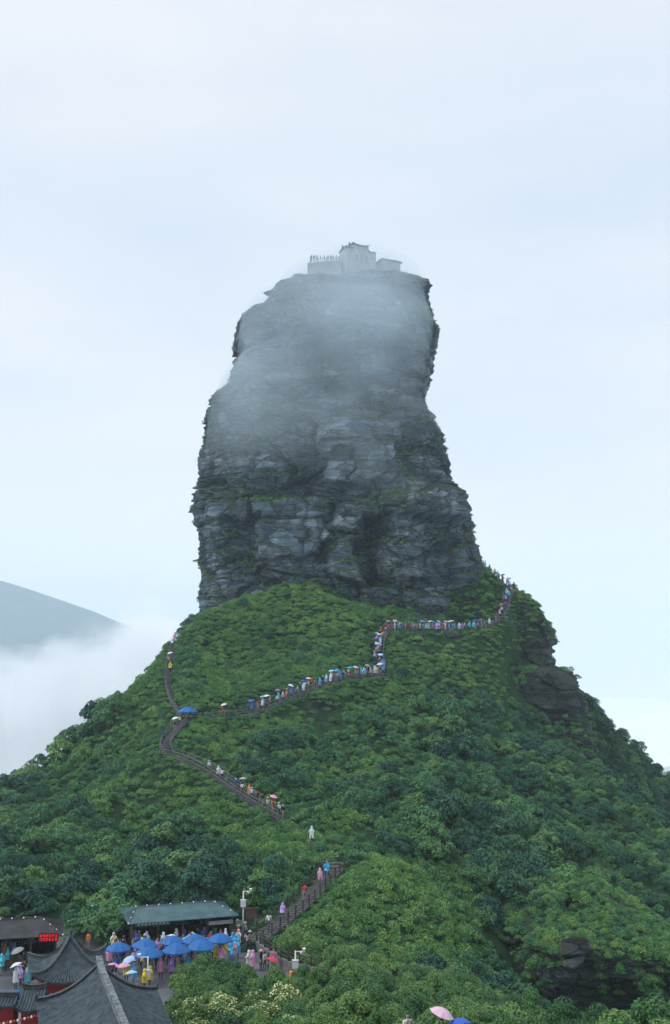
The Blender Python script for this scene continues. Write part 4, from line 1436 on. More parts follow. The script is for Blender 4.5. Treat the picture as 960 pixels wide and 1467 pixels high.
# front hall: gabled roof with its ridge running towards the viewpoint
A = P(141, 1384, 70); rd = Vector((3.9, -11.5, 0)).normalized(); A.z = -18.55
Bn = A + rd * 19
lt = Vector((-rd.y * -1, 0, 0)); ltv = Vector((rd.y, -rd.x, 0)).normalized()      # to the left of the viewpoint
hw = 3.75
hall = empty('temple_hall', (A.x, A.y, PLAZA_Z)); tag(hall, 'grey tiled temple hall with a pale ridge running up its roof', 'building')
o0 = Vector((A.x, A.y, PLAZA_Z))
aL, bL = A + ltv * hw, Bn + ltv * hw
aR, bR = A - ltv * hw, Bn - ltv * hw
for q in (aL, bL, aR, bR): q.z = -20.75
_, ptL = roof_patch(hall, A - o0, Bn - o0, bL - o0, aL - o0, .75, .45, spacing=.30)
_, ptR = roof_patch(hall, Bn - o0, A - o0, aR - o0, bR - o0, .75, .45, spacing=.30)
ridge(hall, [A - o0 + rd * (19 * i / 12) + Vector((0, 0, .28 * max(0, 1 - i / 2.0) ** 2)) for i in range(13)], .34, .36, M['ridge_pale'])
ridge(hall, [ptL(0.008, v) for v in np.linspace(0, 1.0, 12)], .3, .24, M['ridge_dark'], 'verge')
ridge(hall, [ptR(.992, v) for v in np.linspace(0, 1.0, 12)], .3, .24, M['ridge_dark'], 'verge')
finial(hall, A - o0 + Vector((0, 0, .3)), .8, 'ridge_ornament')
finial(hall, ptL(0.01, 1.0) + Vector((0, 0, .1)), .6, 'eave_ornament'); finial(hall, ptR(.99, 1.0) + Vector((0, 0, .1)), .5, 'eave_ornament')
b = MB(); mid_ = A + rd * 9.6
ang = math.atan2(rd.y, rd.x)
b.box((mid_.x - o0.x, mid_.y - o0.y, 2.6), (17.6, hw * 2 - 1.2, 5.2), rz=ang)
b.build('wall', M['red_wall'], hall)
b = MB()   # closed gable end under the verge
for v in np.linspace(0, 1, 9): pass
gp = [ptL(.03, v) for v in np.linspace(1, 0, 10)] + [ptR(.97, v) for v in np.linspace(0, 1, 10)]
gp = [q - Vector((0, 0, .14)) for q in gp]
b.add(gp + [q + Vector((rd.x, rd.y, 0)) * .2 for q in gp], [tuple(range(len(gp)))] + [tuple(range(2 * len(gp) - 1, len(gp) - 1, -1))])
b.build('gable', M['red_wall'], hall)

# square pavilion with upturned corners behind it
c0, c1 = Vector((-21.6, 79.3, 0)), Vector((-23.4, 84.5, 0))
ed = (c1 - c0); sid = ed.length; e1 = ed / sid; e2 = Vector((e1.y, -e1.x, 0))
pc = (c0 + c1) / 2 + e2 * sid / 2
pav = empty('pavilion', (pc.x, pc.y, PLAZA_Z)); tag(pav, 'small red pavilion with upturned grey tiled roof and finial', 'pavilion')
cor = [c0 - pc, c0 + e2 * sid - pc, c1 + e2 * sid - pc, c1 - pc]
for q in cor: q.z = -22.35 - PLAZA_Z
for q in cor: q.x *= 1.06; q.y *= 1.06
ap = Vector((0, 0, -19.95 - PLAZA_Z))
pts_h = []
for i in range(4):
    c, d_ = cor[i], cor[(i + 1) % 4]
    tiny = (d_ - c) * .02
    _, pf = roof_patch(pav, ap - tiny, ap + tiny, d_, c, 1.15, .75, spacing=.26, rib=.065)
    pts_h.append(pf)
for pf in pts_h:
    ridge(pav, [pf(0.0, v) for v in np.linspace(0.02, 1, 12)], .24, .2, M['ridge_dark'], 'hip_ridge')
finial(pav, ap + Vector((0, 0, .05)), 1.0)
b = MB()
for i in range(4):
    q = cor[i] * .70
    b = MB(); b.tube([(q.x, q.y, 0), (q.x, q.y, 3.6)], .17, 10); b.build('column', M['red_col'], pav, smooth=True)
b = MB()
for i in range(4):
    q, w = cor[i] * .70, cor[(i + 1) % 4] * .70
    m_ = (q + w) / 2; L = math.hypot(w.x - q.x, w.y - q.y); a_ = math.atan2(w.y - q.y, w.x - q.x)
    b = MB(); b.box((m_.x, m_.y, 1.8), (L - .3, .12, 3.5), rz=a_); b.build('wall', M['red_wall'], pav)
    b = MB(); b.box((m_.x * 1.02, m_.y * 1.02, 3.45), (L + .3, .16, .3), rz=a_); b.build('beam', M['red_col'], pav)

# gate house in the corner: low wing and a small cross roof
g0 = Vector((P(10, 1427, 73).x, 73, PLAZA_Z))
gate = empty('gate_house', g0); tag(gate, 'red walled gate house with small grey cross roof', 'building')
rz_ = -21.25 - PLAZA_Z
xl, xr = P(-70, 1427, 73).x - g0.x, P(27, 1427, 73).x - g0.x
roof_patch(gate, (xl, 0, rz_), (xr, 0.0, rz_), (xr, -.9, rz_ - .42), (xl, -.9, rz_ - .42), .12, .1, spacing=.22, rib=.055)
roof_patch(gate, (xr, 0, rz_), (xl, 0.0, rz_), (xl, .9, rz_ - .42), (xr, .9, rz_ - .42), .12, .1, spacing=.22, rib=.055)
ridge(gate, [(xl + (xr - xl) * i / 8, 0, rz_ + .02) for i in range(9)], .25, .25, M['ridge_dark'])
b = MB(); b.box(((xl + xr) / 2, 0, rz_ / 2 - .25), (xr - xl - .3, 1.2, rz_ - .5)); b.build('wall', M['red_wall'], gate)
x2, x3 = P(27, 1416, 72.5).x - g0.x, P(62, 1424, 72.5).x - g0.x
rz2 = -20.85 - PLAZA_Z
roof_patch(gate, (x2, .3, rz2), (x3, .3, rz2), (x3, -1.2, rz2 - 1.0), (x2, -1.2, rz2 - 1.0), .4, .3, spacing=.2, rib=.05)
roof_patch(gate, (x3, .3, rz2), (x2, .3, rz2), (x2, 1.8, rz2 - 1.0), (x3, 1.8, rz2 - 1.0), .4, .3, spacing=.2, rib=.05)
ridge(gate, [(x2 + (x3 - x2) * i / 6, .3, rz2 + .16 * abs(i / 3 - 1) ** 2) for i in range(7)], .24, .24, M['ridge_dark'])
b = MB(); b.box(((x2 + x3) / 2, .3, (rz2 - .8) / 2), (x3 - x2 - .5, 1.8, rz2 - .8)); b.build('gate_wall', M['red_wall'], gate)


def bead_string(name, pts, n, mats, r, label, sag=.2):
    pts = [Vector(p) for p in pts]
    o0 = pts[0].copy()
    root = empty(name, o0); tag(root, label, 'string lights')
    line = []
    for a_, c_ in zip(pts, pts[1:]):
        for i in range(6):
            t = i / 6
            q = a_.lerp(c_, t); q.z -= sag * 4 * t * (1 - t) / 4
            line.append(q - o0)
    line.append(pts[-1] - o0)
    b = MB(); b.tube(line, .012, 4); b.build('wire', M['wire'], root)
    me = []
    for m_ in mats:
        b = MB(); b.lathe([(.001, -r), (r * .7, -r * .7), (r, 0), (r * .7, r * .7), (r * .35, r * 1.1), (.001, r * 1.2)], 8); me.append(b.mesh('bulb', m_, True))
    tot = along([q.copy() for q in line], max(.05, sum((Vector((c.x - a.x, c.y - a.y, 0))).length for a, c in zip(line, line[1:])) / n))
    for i, q in enumerate(tot[:n + 1]):
        o = link_mesh('bulb', me[i % len(me)], root); o.location = q - Vector((0, 0, r * .6))
    return root


M['red_bead'] = noise_mat('red_lantern', (0.5, 0.03, 0.03), (0.62, 0.06, 0.05), scale=3, rough=.5)
bead_string('string_lights', [P(-25, 1471, 66), P(60, 1452, 67.5)], 17, [M['bulb'], M['red_bead']], .085, 'string of white and red beads in front of the red gate house wall')


def shop(name, label, e0, e1, depth_dir, ez, rzv, depth, hipL, hipR, roofm, bulbs_label, ang_flip=False):
    """e0-e1 front eave ends (xy), roof pitches up to a ridge behind"""
    e0, e1 = Vector((e0[0], e0[1], 0)), Vector((e1[0], e1[1], 0))
    o0 = Vector(((e0.x + e1.x) / 2, (e0.y + e1.y) / 2, PLAZA_Z))
    root = empty(name, o0); tag(root, label, 'shop')
    ux = (e1 - e0).normalized(); uy = Vector((-ux.y, ux.x, 0)); L = (e1 - e0).length
    loc = lambda s, d, z: Vector((ux.x * s + uy.x * d, ux.y * s + uy.y * d, z - PLAZA_Z))
    h = L / 2
    R0, R1 = loc(-h + hipL, depth, rzv), loc(h - hipR, depth, rzv)
    F0, F1, B0, B1 = loc(-h, 0, ez), loc(h, 0, ez), loc(-h, depth * 2, ez), loc(h, depth * 2, ez)
    for a_, b_, c_, d_ in ((R0, R1, F1, F0), (R1, R0, B0, B1), (R0, R0 + ux * .02, F0, B0), (R1, R1 + ux * .02, B1, F1)):
        if (a_ - b_).length < .1: a_, b_ = a_, a_ + (c_ - d_) * .01
        roof_patch(root, a_, b_, c_, d_, 0.0, 0.0, spacing=.32, course=1.2, mats=(roofm, roofm), rib=.035, thick=.08, rib_name='standing_seams')
    for a_, c_, nm in ((R0, R1, 'ridge_cap'), (R0, F0, 'hip_cap'), (R1, F1, 'hip_cap')):
        b = MB(); b.tube([a_ + Vector((0, 0, .03)), c_ + Vector((0, 0, .03))], .07, 6); b.build(nm, roofm, root)
    wd = depth * 2 - 1.6
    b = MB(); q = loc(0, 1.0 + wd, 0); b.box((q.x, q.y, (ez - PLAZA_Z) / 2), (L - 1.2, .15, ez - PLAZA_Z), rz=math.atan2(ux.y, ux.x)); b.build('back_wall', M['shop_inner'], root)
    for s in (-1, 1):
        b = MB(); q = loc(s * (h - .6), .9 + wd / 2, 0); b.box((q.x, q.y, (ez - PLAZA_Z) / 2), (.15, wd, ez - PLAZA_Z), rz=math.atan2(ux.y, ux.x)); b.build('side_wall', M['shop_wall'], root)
    for i in range(5):
        b = MB(); q = loc(-h + .6 + (L - 1.2) * i / 4, .8, 0); b.box((q.x, q.y, (ez - PLAZA_Z) / 2), (.16, .16, ez - PLAZA_Z), rz=math.atan2(ux.y, ux.x)); b.build('post', M['shop_wall'], root)
    for i in range(4):
        s0 = -h + .6 + (L - 1.2) * (i + .5) / 4
        b = MB(); q = loc(s0, 1.0, 0); b.box((q.x, q.y, .5), ((L - 1.2) / 4 - .3, .5, 1.0), rz=math.atan2(ux.y, ux.x)); b.build('counter', M['shop_wall'], root)
        for k in range(2):
            b = MB(); q = loc(s0, 1.0 + wd - .4, 0); b.box((q.x, q.y, .9 + .6 * k), ((L - 1.2) / 4 - .4, .4, .06), rz=math.atan2(ux.y, ux.x)); sh = b.build('shelf', M['shop_wall'], root)
            for j in range(6):
                b = MB(); q = loc(s0 + (j - 2.5) * .3, 1.0 + wd - .42, 0); b.box((q.x, q.y, 1.08 + .6 * k), (.2, .2, random.uniform(.2, .34)), rz=math.atan2(ux.y, ux.x)); b.build('packed_goods', M['goods'], sh)
    bl = bead_string('string_lights', [F0 + o0 + Vector((0, 0, .1)), R0 + o0 + Vector((0, 0, .14)), R1 + o0 + Vector((0, 0, .14)), F1 + o0 + Vector((0, 0, .1))], 13, [M['bulb']], .085, bulbs_label, 0.1)
    return root, loc, L


eA, eB = P(184, 1325, 102), P(342, 1312, 105.5)
shopA, locA, LA = shop('souvenir_shop', 'long open shop with blue green metal roof behind the blue parasols', eA, eB, 1, -23.35, -22.6, 3.3, 1.2, 1.8, M['metal_roof'], 'string of white bulbs around the blue green shop roof')
b = MB(); q = locA(-LA / 2 + 2.4, .75, -23.62); b.box((q.x, q.y, q.z), (3.3, .1, .42), rz=math.atan2(eB.y - eA.y, eB.x - eA.x)); b.build('sign_board', M['green_sign'], shopA)
sb = bpy.data.objects['sign_board']
b = MB()
for i in range(9):
    q = locA(-LA / 2 + 1.05 + i * .34, .68, -23.62); b.box((q.x, q.y, q.z), (.2, .03, .2), rz=math.atan2(eB.y - eA.y, eB.x - eA.x))
lt_ = b.build('sign_lettering', M['white_paint'], sb); lt_['kind'] = 'stuff'
b = MB(); q = locA(LA / 2 - 1.6, .6, -24.0); b.box((q.x, q.y, q.z), (2.4, .1, .35), rz=math.atan2(eB.y - eA.y, eB.x - eA.x)); b.build('awning_board', M['pale_wall'], shopA)
eA, eB = P(-75, 1351, 95.5), P(90, 1338, 97.8)
shopB, locB, LB = shop('snack_shop', 'dark brown roofed shop with a red lit sign', eA, eB, 1, -23.35, -22.4, 3.0, 1.2, 2.0, M['brown_roof'], 'string of white bulbs around the dark brown shop roof')
sg = empty('led_sign', P(69.5, 1343, 96.6)); sg.rotation_euler.z = .1; tag(sg, 'red lit display sign hanging under the dark brown roof', 'sign')
b = MB(); b.box((0, .06, 0), (1.7, .1, .72)); b.build('sign_case', M['wire'], sg)
b = MB(); b.box((0, -.01, 0), (1.6, .04, .62)); dsp = b.build('display', M['led_off'], sg)
b = MB(); rr_ = random.Random(3)
for row in range(2):
    for k in range(6):
        cx_, cz_ = -.66 + k * .265, .15 - row * .3
        for j in range(3): b.box((cx_, -.04, cz_ + (j - 1) * .085), (rr_.uniform(.12, .22), .02, .045))
        for j in range(2): b.box((cx_ + (j - .5) * rr_.uniform(.05, .16), -.045, cz_), (.04, .02, rr_.uniform(.12, .24)))
gl_ = b.build('glyph_strokes', M['led'], dsp); gl_['kind'] = 'stuff'
b = MB(); b.tube([(-.6, .06, .3), (-.6, .06, .75)], .02, 5); b.tube([(.6, .06, .3), (.6, .06, .75)], .02, 5); b.build('hanger', M['wire'], sg)


# ------------------------------------------------------------------ poles and boards
def camera_pole(base, h, label, arm=1, box_z=.72, sign=False):
    root = empty('camera_pole', base); tag(root, label, 'pole')
    b = MB(); b.tube([(0, 0, -.3), (0, 0, h)], [.075, .06], 8); b.build('pole', M['white_paint'], root, smooth=True)
    b = MB(); b.box((0, -.16, h * box_z), (.5, .28, .62)); b.box((0, -.16, h * box_z + .33), (.56, .34, .05)); b.build('equipment_box', M['white_paint'], root)
    b = MB(); b.tube([(0, 0, h - .08), (arm * .75, 0, h - .02)], .04, 6); b.build('arm', M['white_paint'], root)
    c = MB(); c.box((arm * .72, -.12, h + .1), (.2, .45, .18)); c.box((arm * .72, -.16, h + .21), (.26, .55, .03)); c.tube([(arm * .72, 0, h - .02), (arm * .72, 0, h + .05)], .03, 6)
    c.build('camera_head', M['white_paint'], root)
    c = MB(); c.lathe([(.001, -.22), (.1, -.18), (.13, -.06), (.13, .02), (.05, .05)], 10, (arm * .5, 0, h - .1)); c.build('dome_camera', M['white_paint'], root, smooth=True)
    if sign:
        c = MB(); c.box((-.35, -.1, h * .33), (.75, .04, .5)); c.build('notice_plate', M['pale_wall'], root)
    return root


q = PZ(348, 1345); q2 = P(348, 1276, q.y); camera_pole(q, q2.z - q.z, 'white camera pole with box beside the blue green shop roof', 1, .74, True)
q = PZ(423, 1412); q2 = P(423, 1362, q.y); camera_pole(q, q2.z - q.z, 'white camera pole with box beside the parapet of the terrace', 1, .62)
q = PZ(211, 1415); q2 = P(211, 1370, q.y); camera_pole(q, q2.z - q.z, 'short white camera pole standing among the yellow raincoats', -1, .45)
q = P(143, 1300, 112); gzz = gz(q.x, q.y)
camera_pole((q.x, q.y, gzz), q.z - gzz, 'white camera pole rising out of the trees between the two shops', -1, .5)
q = P(360, 1309, 109)
nb = empty('notice_board', (q.x, q.y, gz(q.x, q.y))); tag(nb, 'brown notice board on posts beside the foot of the stair', 'sign')
hz_ = q.z - nb.location.z
b = MB(); b.box((0, 0, hz_), (1.1, .08, .95)); b.box((0, -.02, hz_ + .52), (1.3, .16, .08)); b.build('board', M['brown_board'], nb)
for s in (-1, 1):
    b = MB(); b.tube([(s * .48, .03, -.3), (s * .48, .03, hz_ + .45)], .05, 6); b.build('post', M['brown_board'], nb)

# ------------------------------------------------------------------ summit temple
ty = 221.0
tb = P(513, 381, ty)
temple = empty('summit_temple', tb, math.radians(24)); temple.scale = (.8, .8, .78); tag(temple, 'small pale temple with stepped upturned gables on the summit', 'temple')
Wd, Dp = 9.0, 4.6
for x0, x1, hh in ((-4.45, -2.45, 3.9), (-2.4, 2.15, 5.1), (2.2, 4.4, 3.6)):
    b = MB(); b.box(((x0 + x1) / 2, 0, hh / 2 - 1.6), (x1 - x0, Dp, hh + 3.2)); b.build('wall', M['temple'], temple)
    cx_, L = (x0 + x1) / 2, (x1 - x0) + .55
    for s in (-1, 1):
        def f(u, v, s=s, cx_=cx_, L=L, hh=hh):
            e = abs(2 * u - 1)
            return (cx_ + (u - .5) * L, s * (v * (Dp / 2 + .45)), hh + .75 - v * .7 - .25 * math.sin(math.pi * v) + .5 * e ** 4)
        b = MB(); b.grid(f, 14, 8); b.grid(lambda u, v, f=f: tuple(Vector(f(1 - u, v)) - Vector((0, 0, .14))), 14, 8)
        b.build('roof_slope', M['temple_roof'], temple)
    b = MB()
    b.tube([(cx_ + (i / 10 - .5) * (L + .1), 0, hh + .78 + .55 * abs(i / 5 - 1) ** 4) for i in range(11)], .13, 6); b.build('ridge', M['temple_roof'], temple)
    for s in (-1, 1):
        b = MB(); b.tube([(cx_ + s * L / 2, 0, hh + 1.1), (cx_ + s * (L / 2 + .12), 0, hh + 1.5), (cx_ + s * (L / 2 + .02), 0, hh + 1.85)], [.13, .1, .03], 6); b.build('ridge_end', M['temple_roof'], temple)
for x in (-1.5, 0, 1.5):
    b = MB(); b.box((x, -Dp / 2 - .02, 1.2), (.9, .08, 2.2)); b.build('door', M['temple_roof'], temple)
q = P(555, 386, 222)
sm = empty('summit_hut', q, math.radians(24)); tag(sm, 'low gabled stone hut beside the summit temple', 'hut')
b = MB(); b.box((0, 0, -.4), (4.6, 3.6, 4.2)); b.build('wall', M['temple'], sm)
b = MB()
b.add([(-2.7, -2.2, 1.3), (2.7, -2.2, 1.3), (2.7, 2.2, 1.3), (-2.7, 2.2, 1.3), (-.9, 0, 2.5), (.9, 0, 2.5), (-2.7, -2.2, 1.2), (2.7, -2.2, 1.2), (2.7, 2.2, 1.2), (-2.7, 2.2, 1.2)],
      [(0, 1, 5, 4), (1, 2, 5), (2, 3, 4, 5), (3, 0, 4), (9, 8, 7, 6), (0, 6, 7, 1), (1, 7, 8, 2), (2, 8, 9, 3), (3, 9, 6, 0)])
b.build('roof', M['temple_roof'], sm)
tw = empty('summit_terrace', P(466, 379, 221)); tag(tw, 'pale terrace wall beside the summit temple', 'terrace')
a_, c_ = P(444, 377, 221) - tw.location, P(492, 376, 219.5) - tw.location
b = MB(); m_ = (a_ + c_) / 2; b.box((m_.x, m_.y + 2, m_.z - 1.9), ((c_ - a_).length, 5, 4.0), rz=math.atan2(c_.y - a_.y, c_.x - a_.x)); b.build('wall', M['temple'], tw)
railing([P(444.5, 376, 218.7), P(468, 375.5, 218), P(491, 375, 217.3)], 'pale balustrade on the edge of the summit terrace', M['temple'], gap=.9, h=1.0, pw=.16, rails=(.92, .55, .2), name='summit_balustrade')

# ------------------------------------------------------------------ people
M['skin'] = noise_mat('skin', (0.42, 0.27, 0.20), (0.52, 0.34, 0.26), scale=4, rough=.6)
M['hair'] = noise_mat('black_hair', (0.012, 0.011, 0.010), (0.03, 0.026, 0.024), scale=8, rough=.5)
M['shoe'] = noise_mat('dark_shoe', (0.03, 0.03, 0.03), (0.3, 0.3, 0.3), scale=3, rough=.6)
M['cloth'] = objcolor_mat('shirt_cloth', .8, .2)
M['plastic'] = objcolor_mat('thin_rain_plastic', .38, .5, var=.12)
M['nylon'] = objcolor_mat('umbrella_nylon', .55, .4, var=.06)
M['steel'] = noise_mat('steel_tube', (0.3, 0.3, 0.3), (0.45, 0.45, 0.45), scale=4, rough=.4)


def trouser_mat():
    m, nt, b = new_mat('trouser_cloth')
    at = nd(nt, 'ShaderNodeAttribute', attribute_type='OBJECT', attribute_name='trousers')
    nt.links.new(at.outputs['Color'], b.inputs['Base Color'])
    b.inputs['Roughness'].default_value = .85
    return m


M['trousers'] = trouser_mat()


def body_mesh(name, pose):
    """one continuous skinned figure, 1.68 m tall, facing -Y"""
    V, E, R = [], [], []

    def v(p, r, parent=None):
        V.append(p); R.append(r if isinstance(r, tuple) else (r, r))
        if parent is not None: E.append((parent, len(V) - 1))
        return len(V) - 1
    lean = pose.get('lean', 0.0)
    pel = v((0, 0, .93), (.135, .10))
    wst = v((0, -.01 - lean * .3, 1.07), (.125, .09), pel)
    chs = v((0, -.01 - lean * .7, 1.27), (.15, .105), wst)
    nck = v((0, -.01 - lean, 1.42), (.055, .055), chs)
    hd0 = v((0, -.02 - lean * 1.05, 1.50), (.068, .075), nck)
    hd1 = v((0, -.025 - lean * 1.1, 1.585), (.078, .092), hd0)
    v((0, -.02 - lean * 1.1, 1.66), (.05, .06), hd1)
    v((0, -.118 - lean * 1.1, 1.565), (.013, .013), hd1)          # nose
    for s in (-1, 1):
        v((s * .085, -.02 - lean * 1.1, 1.57), (.012, .02), hd1)  # ear
        st = pose['stride'] * s
        hip = v((s * .095, 0, .86), (.088, .088), pel)
        kn = v((s * .10, -st * .45 - .02, .49), (.058, .060), hip)
        an = v((s * .10, -st * .55 + abs(st) * .1, .09), (.040, .040), kn)
        v((s * .11, -st * .55 - .15 + abs(st) * .1, .035), (.038, .030), an)
        sh = v((s * .185, -.01 - lean * .9, 1.355), (.058, .058), chs)
        arm = pose['arm'][0 if s < 0 else 1]
        el, wr = arm
        e = v((s * el[0], el[1] - lean * .8, el[2]), (.043, .043), sh)
        w = v((s * wr[0], wr[1] - lean * .8, wr[2]), (.030, .030), e)
        d = Vector((s * wr[0] - s * el[0], wr[1] - el[1], wr[2] - el[2])).normalized()
        pm = v(tuple(Vector(V[w]) + d * .075), (.034, .02), w)
        side = d.cross(Vector((0, 1, .2))).normalized()
        for k in range(4):
            a = side * ((k - 1.5) * .02)
            f = v(tuple(Vector(V[pm]) + d * .045 + a), .0095, pm)
            v(tuple(Vector(V[f]) + d * (.035, .045, .042, .03)[k] + Vector((0, -.012, -.008))), .008, f)
        th = v(tuple(Vector(V[w]) + d * .04 + side * .045), .011, w)
        v(tuple(Vector(V[th]) + d * .035 + side * .012), .009, th)
    me = bpy.data.meshes.new(name + '_skeleton')
    me.from_pydata(V, E, [])
    o = bpy.data.objects.new(name + '_skeleton', me)
    COL.objects.link(o)
    md = o.modifiers.new('skin', 'SKIN'); md.use_smooth_shade = True
    sv = me.skin_vertices[0].data
    for i, r in enumerate(R): sv[i].radius = r
    sv[0].use_root = True
    sd_ = o.modifiers.new('sub', 'SUBSURF'); sd_.levels = 1; sd_.render_levels = 1
    bpy.context.view_layer.update()
    dg = bpy.context.evaluated_depsgraph_get()
    out = bpy.data.meshes.new_from_object(o.evaluated_get(dg))
    bpy.data.objects.remove(o); bpy.data.meshes.remove(me)
    out.name = name
    out.materials.clear()
    for m_ in (M['cloth'], M['trousers'], M['skin'], M['shoe']): out.materials.append(m_)
    wrists = [(s * pose['arm'][0 if s < 0 else 1][1][0], pose['arm'][0 if s < 0 else 1][1][1], pose['arm'][0 if s < 0 else 1][1][2]) for s in (-1, 1)]
    for p in out.polygons:
        c = p.center
        k = 0
        if c.z > 1.44: k = 2
        elif c.z < .09: k = 3
        elif c.z < .97 and abs(c.x) < .21: k = 1
        for wx, wy, wz in wrists:
            if (c - Vector((wx, wy - lean * .8, wz))).length < .14: k = 2
        p.material_index = k
        p.use_smooth = True
    return out


DOWN = ((.23, .01, 1.10), (.235, -.06, .86)); DOWN2 = ((.24, .04, 1.10), (.22, .05, .85)); HOLD = ((.22, -.12, 1.12), (.14, -.28, 1.28)); PHONE = ((.21, -.14, 1.14), (.10, -.30, 1.36)); BACKP = ((.24, -.02, 1.12), (.15, -.16, 1.18))
POSES = {'stand': dict(stride=.05, arm=(DOWN, DOWN2)), 'walk': dict(stride=.38, arm=(((.23, -.10, 1.12), (.22, -.25, .95)), ((.23, .14, 1.12), (.23, .16, .87))), lean=.05),
         'hold': dict(stride=.10, arm=(DOWN, HOLD)), 'climb': dict(stride=-.36, arm=(HOLD, DOWN), lean=.12), 'phone': dict(stride=-.06, arm=(PHONE, PHONE), lean=.03)}
BODY = {k: body_mesh('body', p) for k, p in POSES.items()}


def hair_mesh(name, long):
    b = MB()
    vs, n = [], 12
    rows = [(1.685, .012), (1.672, .05), (1.64, .088), (1.59, .103), (1.545, .104)] + ([(1.47, .10), (1.38, .10), (1.30, .07)] if long else [(1.51, .092)])
    for z, r in rows:
        for j in range(n):
            a = 2 * math.pi * j / n
            y = math.sin(a)
            rr = r
            if y < -.3 and z < 1.625: rr = r * .3                      # face stays free
            vs.append((rr * math.cos(a) * .95, -.02 + rr * y * 1.05 + (.012 if z < 1.6 else 0), z))
    fs = [(i * n + j, i * n + (j + 1) % n, (i + 1) * n + (j + 1) % n, (i + 1) * n + j) for i in range(len(rows) - 1) for j in range(n)]
    b.add(vs, fs)
    return b.mesh(name, M['hair'], True)


HAIR = [hair_mesh('hair', False), hair_mesh('hair', True)]


def coat_mesh(seed, hem):
    """hooded rain poncho, open at the face"""
    r = random.Random(seed)
    n = 20
    rows = [(1.725, .01, .01, 0), (1.71, .07, .08, 0), (1.66, .115, .125, 0), (1.58, .135, .14, 0), (1.50, .13, .135, 0), (1.43, .15, .13, 0), (1.37, .225, .15, 0), (1.24, .265, .18, .012), (1.05, .27, .19, .025), (.85, .265, .20, .035), (hem + .12, .27, .21, .05), (hem, .28, .22, .06)]
    ph = [r.uniform(0, 6.28) for _ in range(3)]
    vs = []
    for z, rx_, ry_, fo in rows:
        for j in range(n):
            a = 2 * math.pi * j / n
            q = 1 + fo * 3 * (math.sin(5 * a + ph[0]) * .5 + math.sin(9 * a + ph[1]) * .35)
            vs.append((rx_ * q * math.cos(a), -.03 + ry_ * q * math.sin(a), z + (r.uniform(-.02, .02) if z == hem else 0)))
    fs = []
    for i in range(len(rows) - 1):
        for j in range(n):
            a = 2 * math.pi * (j + .5) / n
            if math.sin(a) < -.72 and 2 <= i <= 3: continue
            fs.append((i * n + j, i * n + (j + 1) % n, (i + 1) * n + (j + 1) % n, (i + 1) * n + j))
    b = MB(); b.add(vs, fs)
    for s_ in (-1, 1):
        b.tube([(s_ * .17, -.02, 1.36), (s_ * .27, -.05, 1.16), (s_ * (.24 + .06 * r.random()), -.17 - .1 * r.random(), .98 + .12 * r.random())], [.09, .085, .075], 8)
    return b.mesh('raincoat', M['plastic'], True)


COAT = [coat_mesh(1, .58), coat_mesh(2, .74), coat_mesh(3, .44)]


def pack_mesh():
    b = MB(); b.box((0, .20, 1.18), (.30, .17, .42), taper=.8); b.box((0, .30, 1.10), (.2, .06, .2)); b.tube([(-.12, .12, 1.38), (-.13, -.10, 1.36), (-.12, -.10, 1.1)], .02, 4); b.tube([(.12, .12, 1.38), (.13, -.10, 1.36), (.12, -.10, 1.1)], .02, 4)
    return b.mesh('backpack', M['cloth'])


PACK = pack_mesh()


def hat_mesh():
    b = MB(); b.lathe([(.001, 1.72), (.08, 1.705), (.115, 1.64), (.118, 1.61), (.19, 1.585), (.185, 1.58), (.11, 1.60)], 12, (0, -.02, 0)); return b.mesh('hat', M['cloth'], True)


HAT = hat_mesh()

COLS = {'yellow': (.85, .62, .02), 'white': (.75, .77, .80), 'pale blue': (.42, .62, .85), 'sky blue': (.05, .42, .75), 'blue': (.05, .12, .55), 'purple': (.40, .20, .72), 'violet': (.55, .35, .75), 'pink': (.80, .36, .56), 'pale pink': (.82, .52, .66), 'red': (.62, .04, .07), 'orange': (.85, .28, .05),
        'black': (.02, .02, .024), 'navy': (.03, .04, .10), 'grey': (.28, .29, .30), 'green': (.06, .25, .14), 'cyan': (.05, .55, .65)}
COAT_C = ['yellow', 'white', 'pale blue', 'sky blue', 'purple', 'violet', 'pink', 'blue', 'cyan']
SHIRT_C = ['white', 'black', 'navy', 'grey', 'red', 'pale blue', 'pink', 'orange', 'green', 'white', 'black', 'blue']
TROU = [(.02, .02, .025), (.04, .05, .09), (.10, .10, .11), (.25, .24, .22), (.06, .08, .14)]


def person(loc, face, colour, coat, pose, place, group, extra=None, s=None, pr=random):
    s = s or pr.uniform(.93, 1.06)
    root = empty('person', loc, face)
    root.scale = (s, s, s)
    bd = link_mesh('body', BODY[pose], root)
    bd['trousers'] = pr.choice(TROU)
    c = (*COLS[colour], 1)
    bits = []
    if coat:
        bd.color = (.2, .2, .22, 1)
        k = link_mesh('raincoat', COAT[pr.randrange(3)], root); k.color = c
        what = colour + ' raincoat'
        lean = POSES[pose].get('lean', 0)
        k.rotation_euler.x = lean * .7
        k.scale = (pr.uniform(.86, 1.08), pr.uniform(.9, 1.15), 1)
    else:
        bd.color = c
        link_mesh('hair', HAIR[pr.random() < .45], root).location.y = -POSES[pose].get('lean', 0) * 1.1
        what = colour + ' top'
        if extra == 'backpack':
            k = link_mesh('backpack', PACK, root); k.color = (*COLS[pr.choice(['black', 'navy', 'grey', 'red'])], 1); what += ' with backpack'
        elif extra == 'hat':
            k = link_mesh('hat', HAT, root); k.color = (.6, .58, .5, 1); k.location.y = -POSES[pose].get('lean', 0) * 1.1; what += ' and hat'
    verb = {'stand': 'standing', 'walk': 'walking', 'hold': 'standing', 'climb': 'climbing', 'phone': 'looking down'}[pose]
    tag(root, 'person in %s %s %s' % (what, verb, place), 'person', group)
    return root


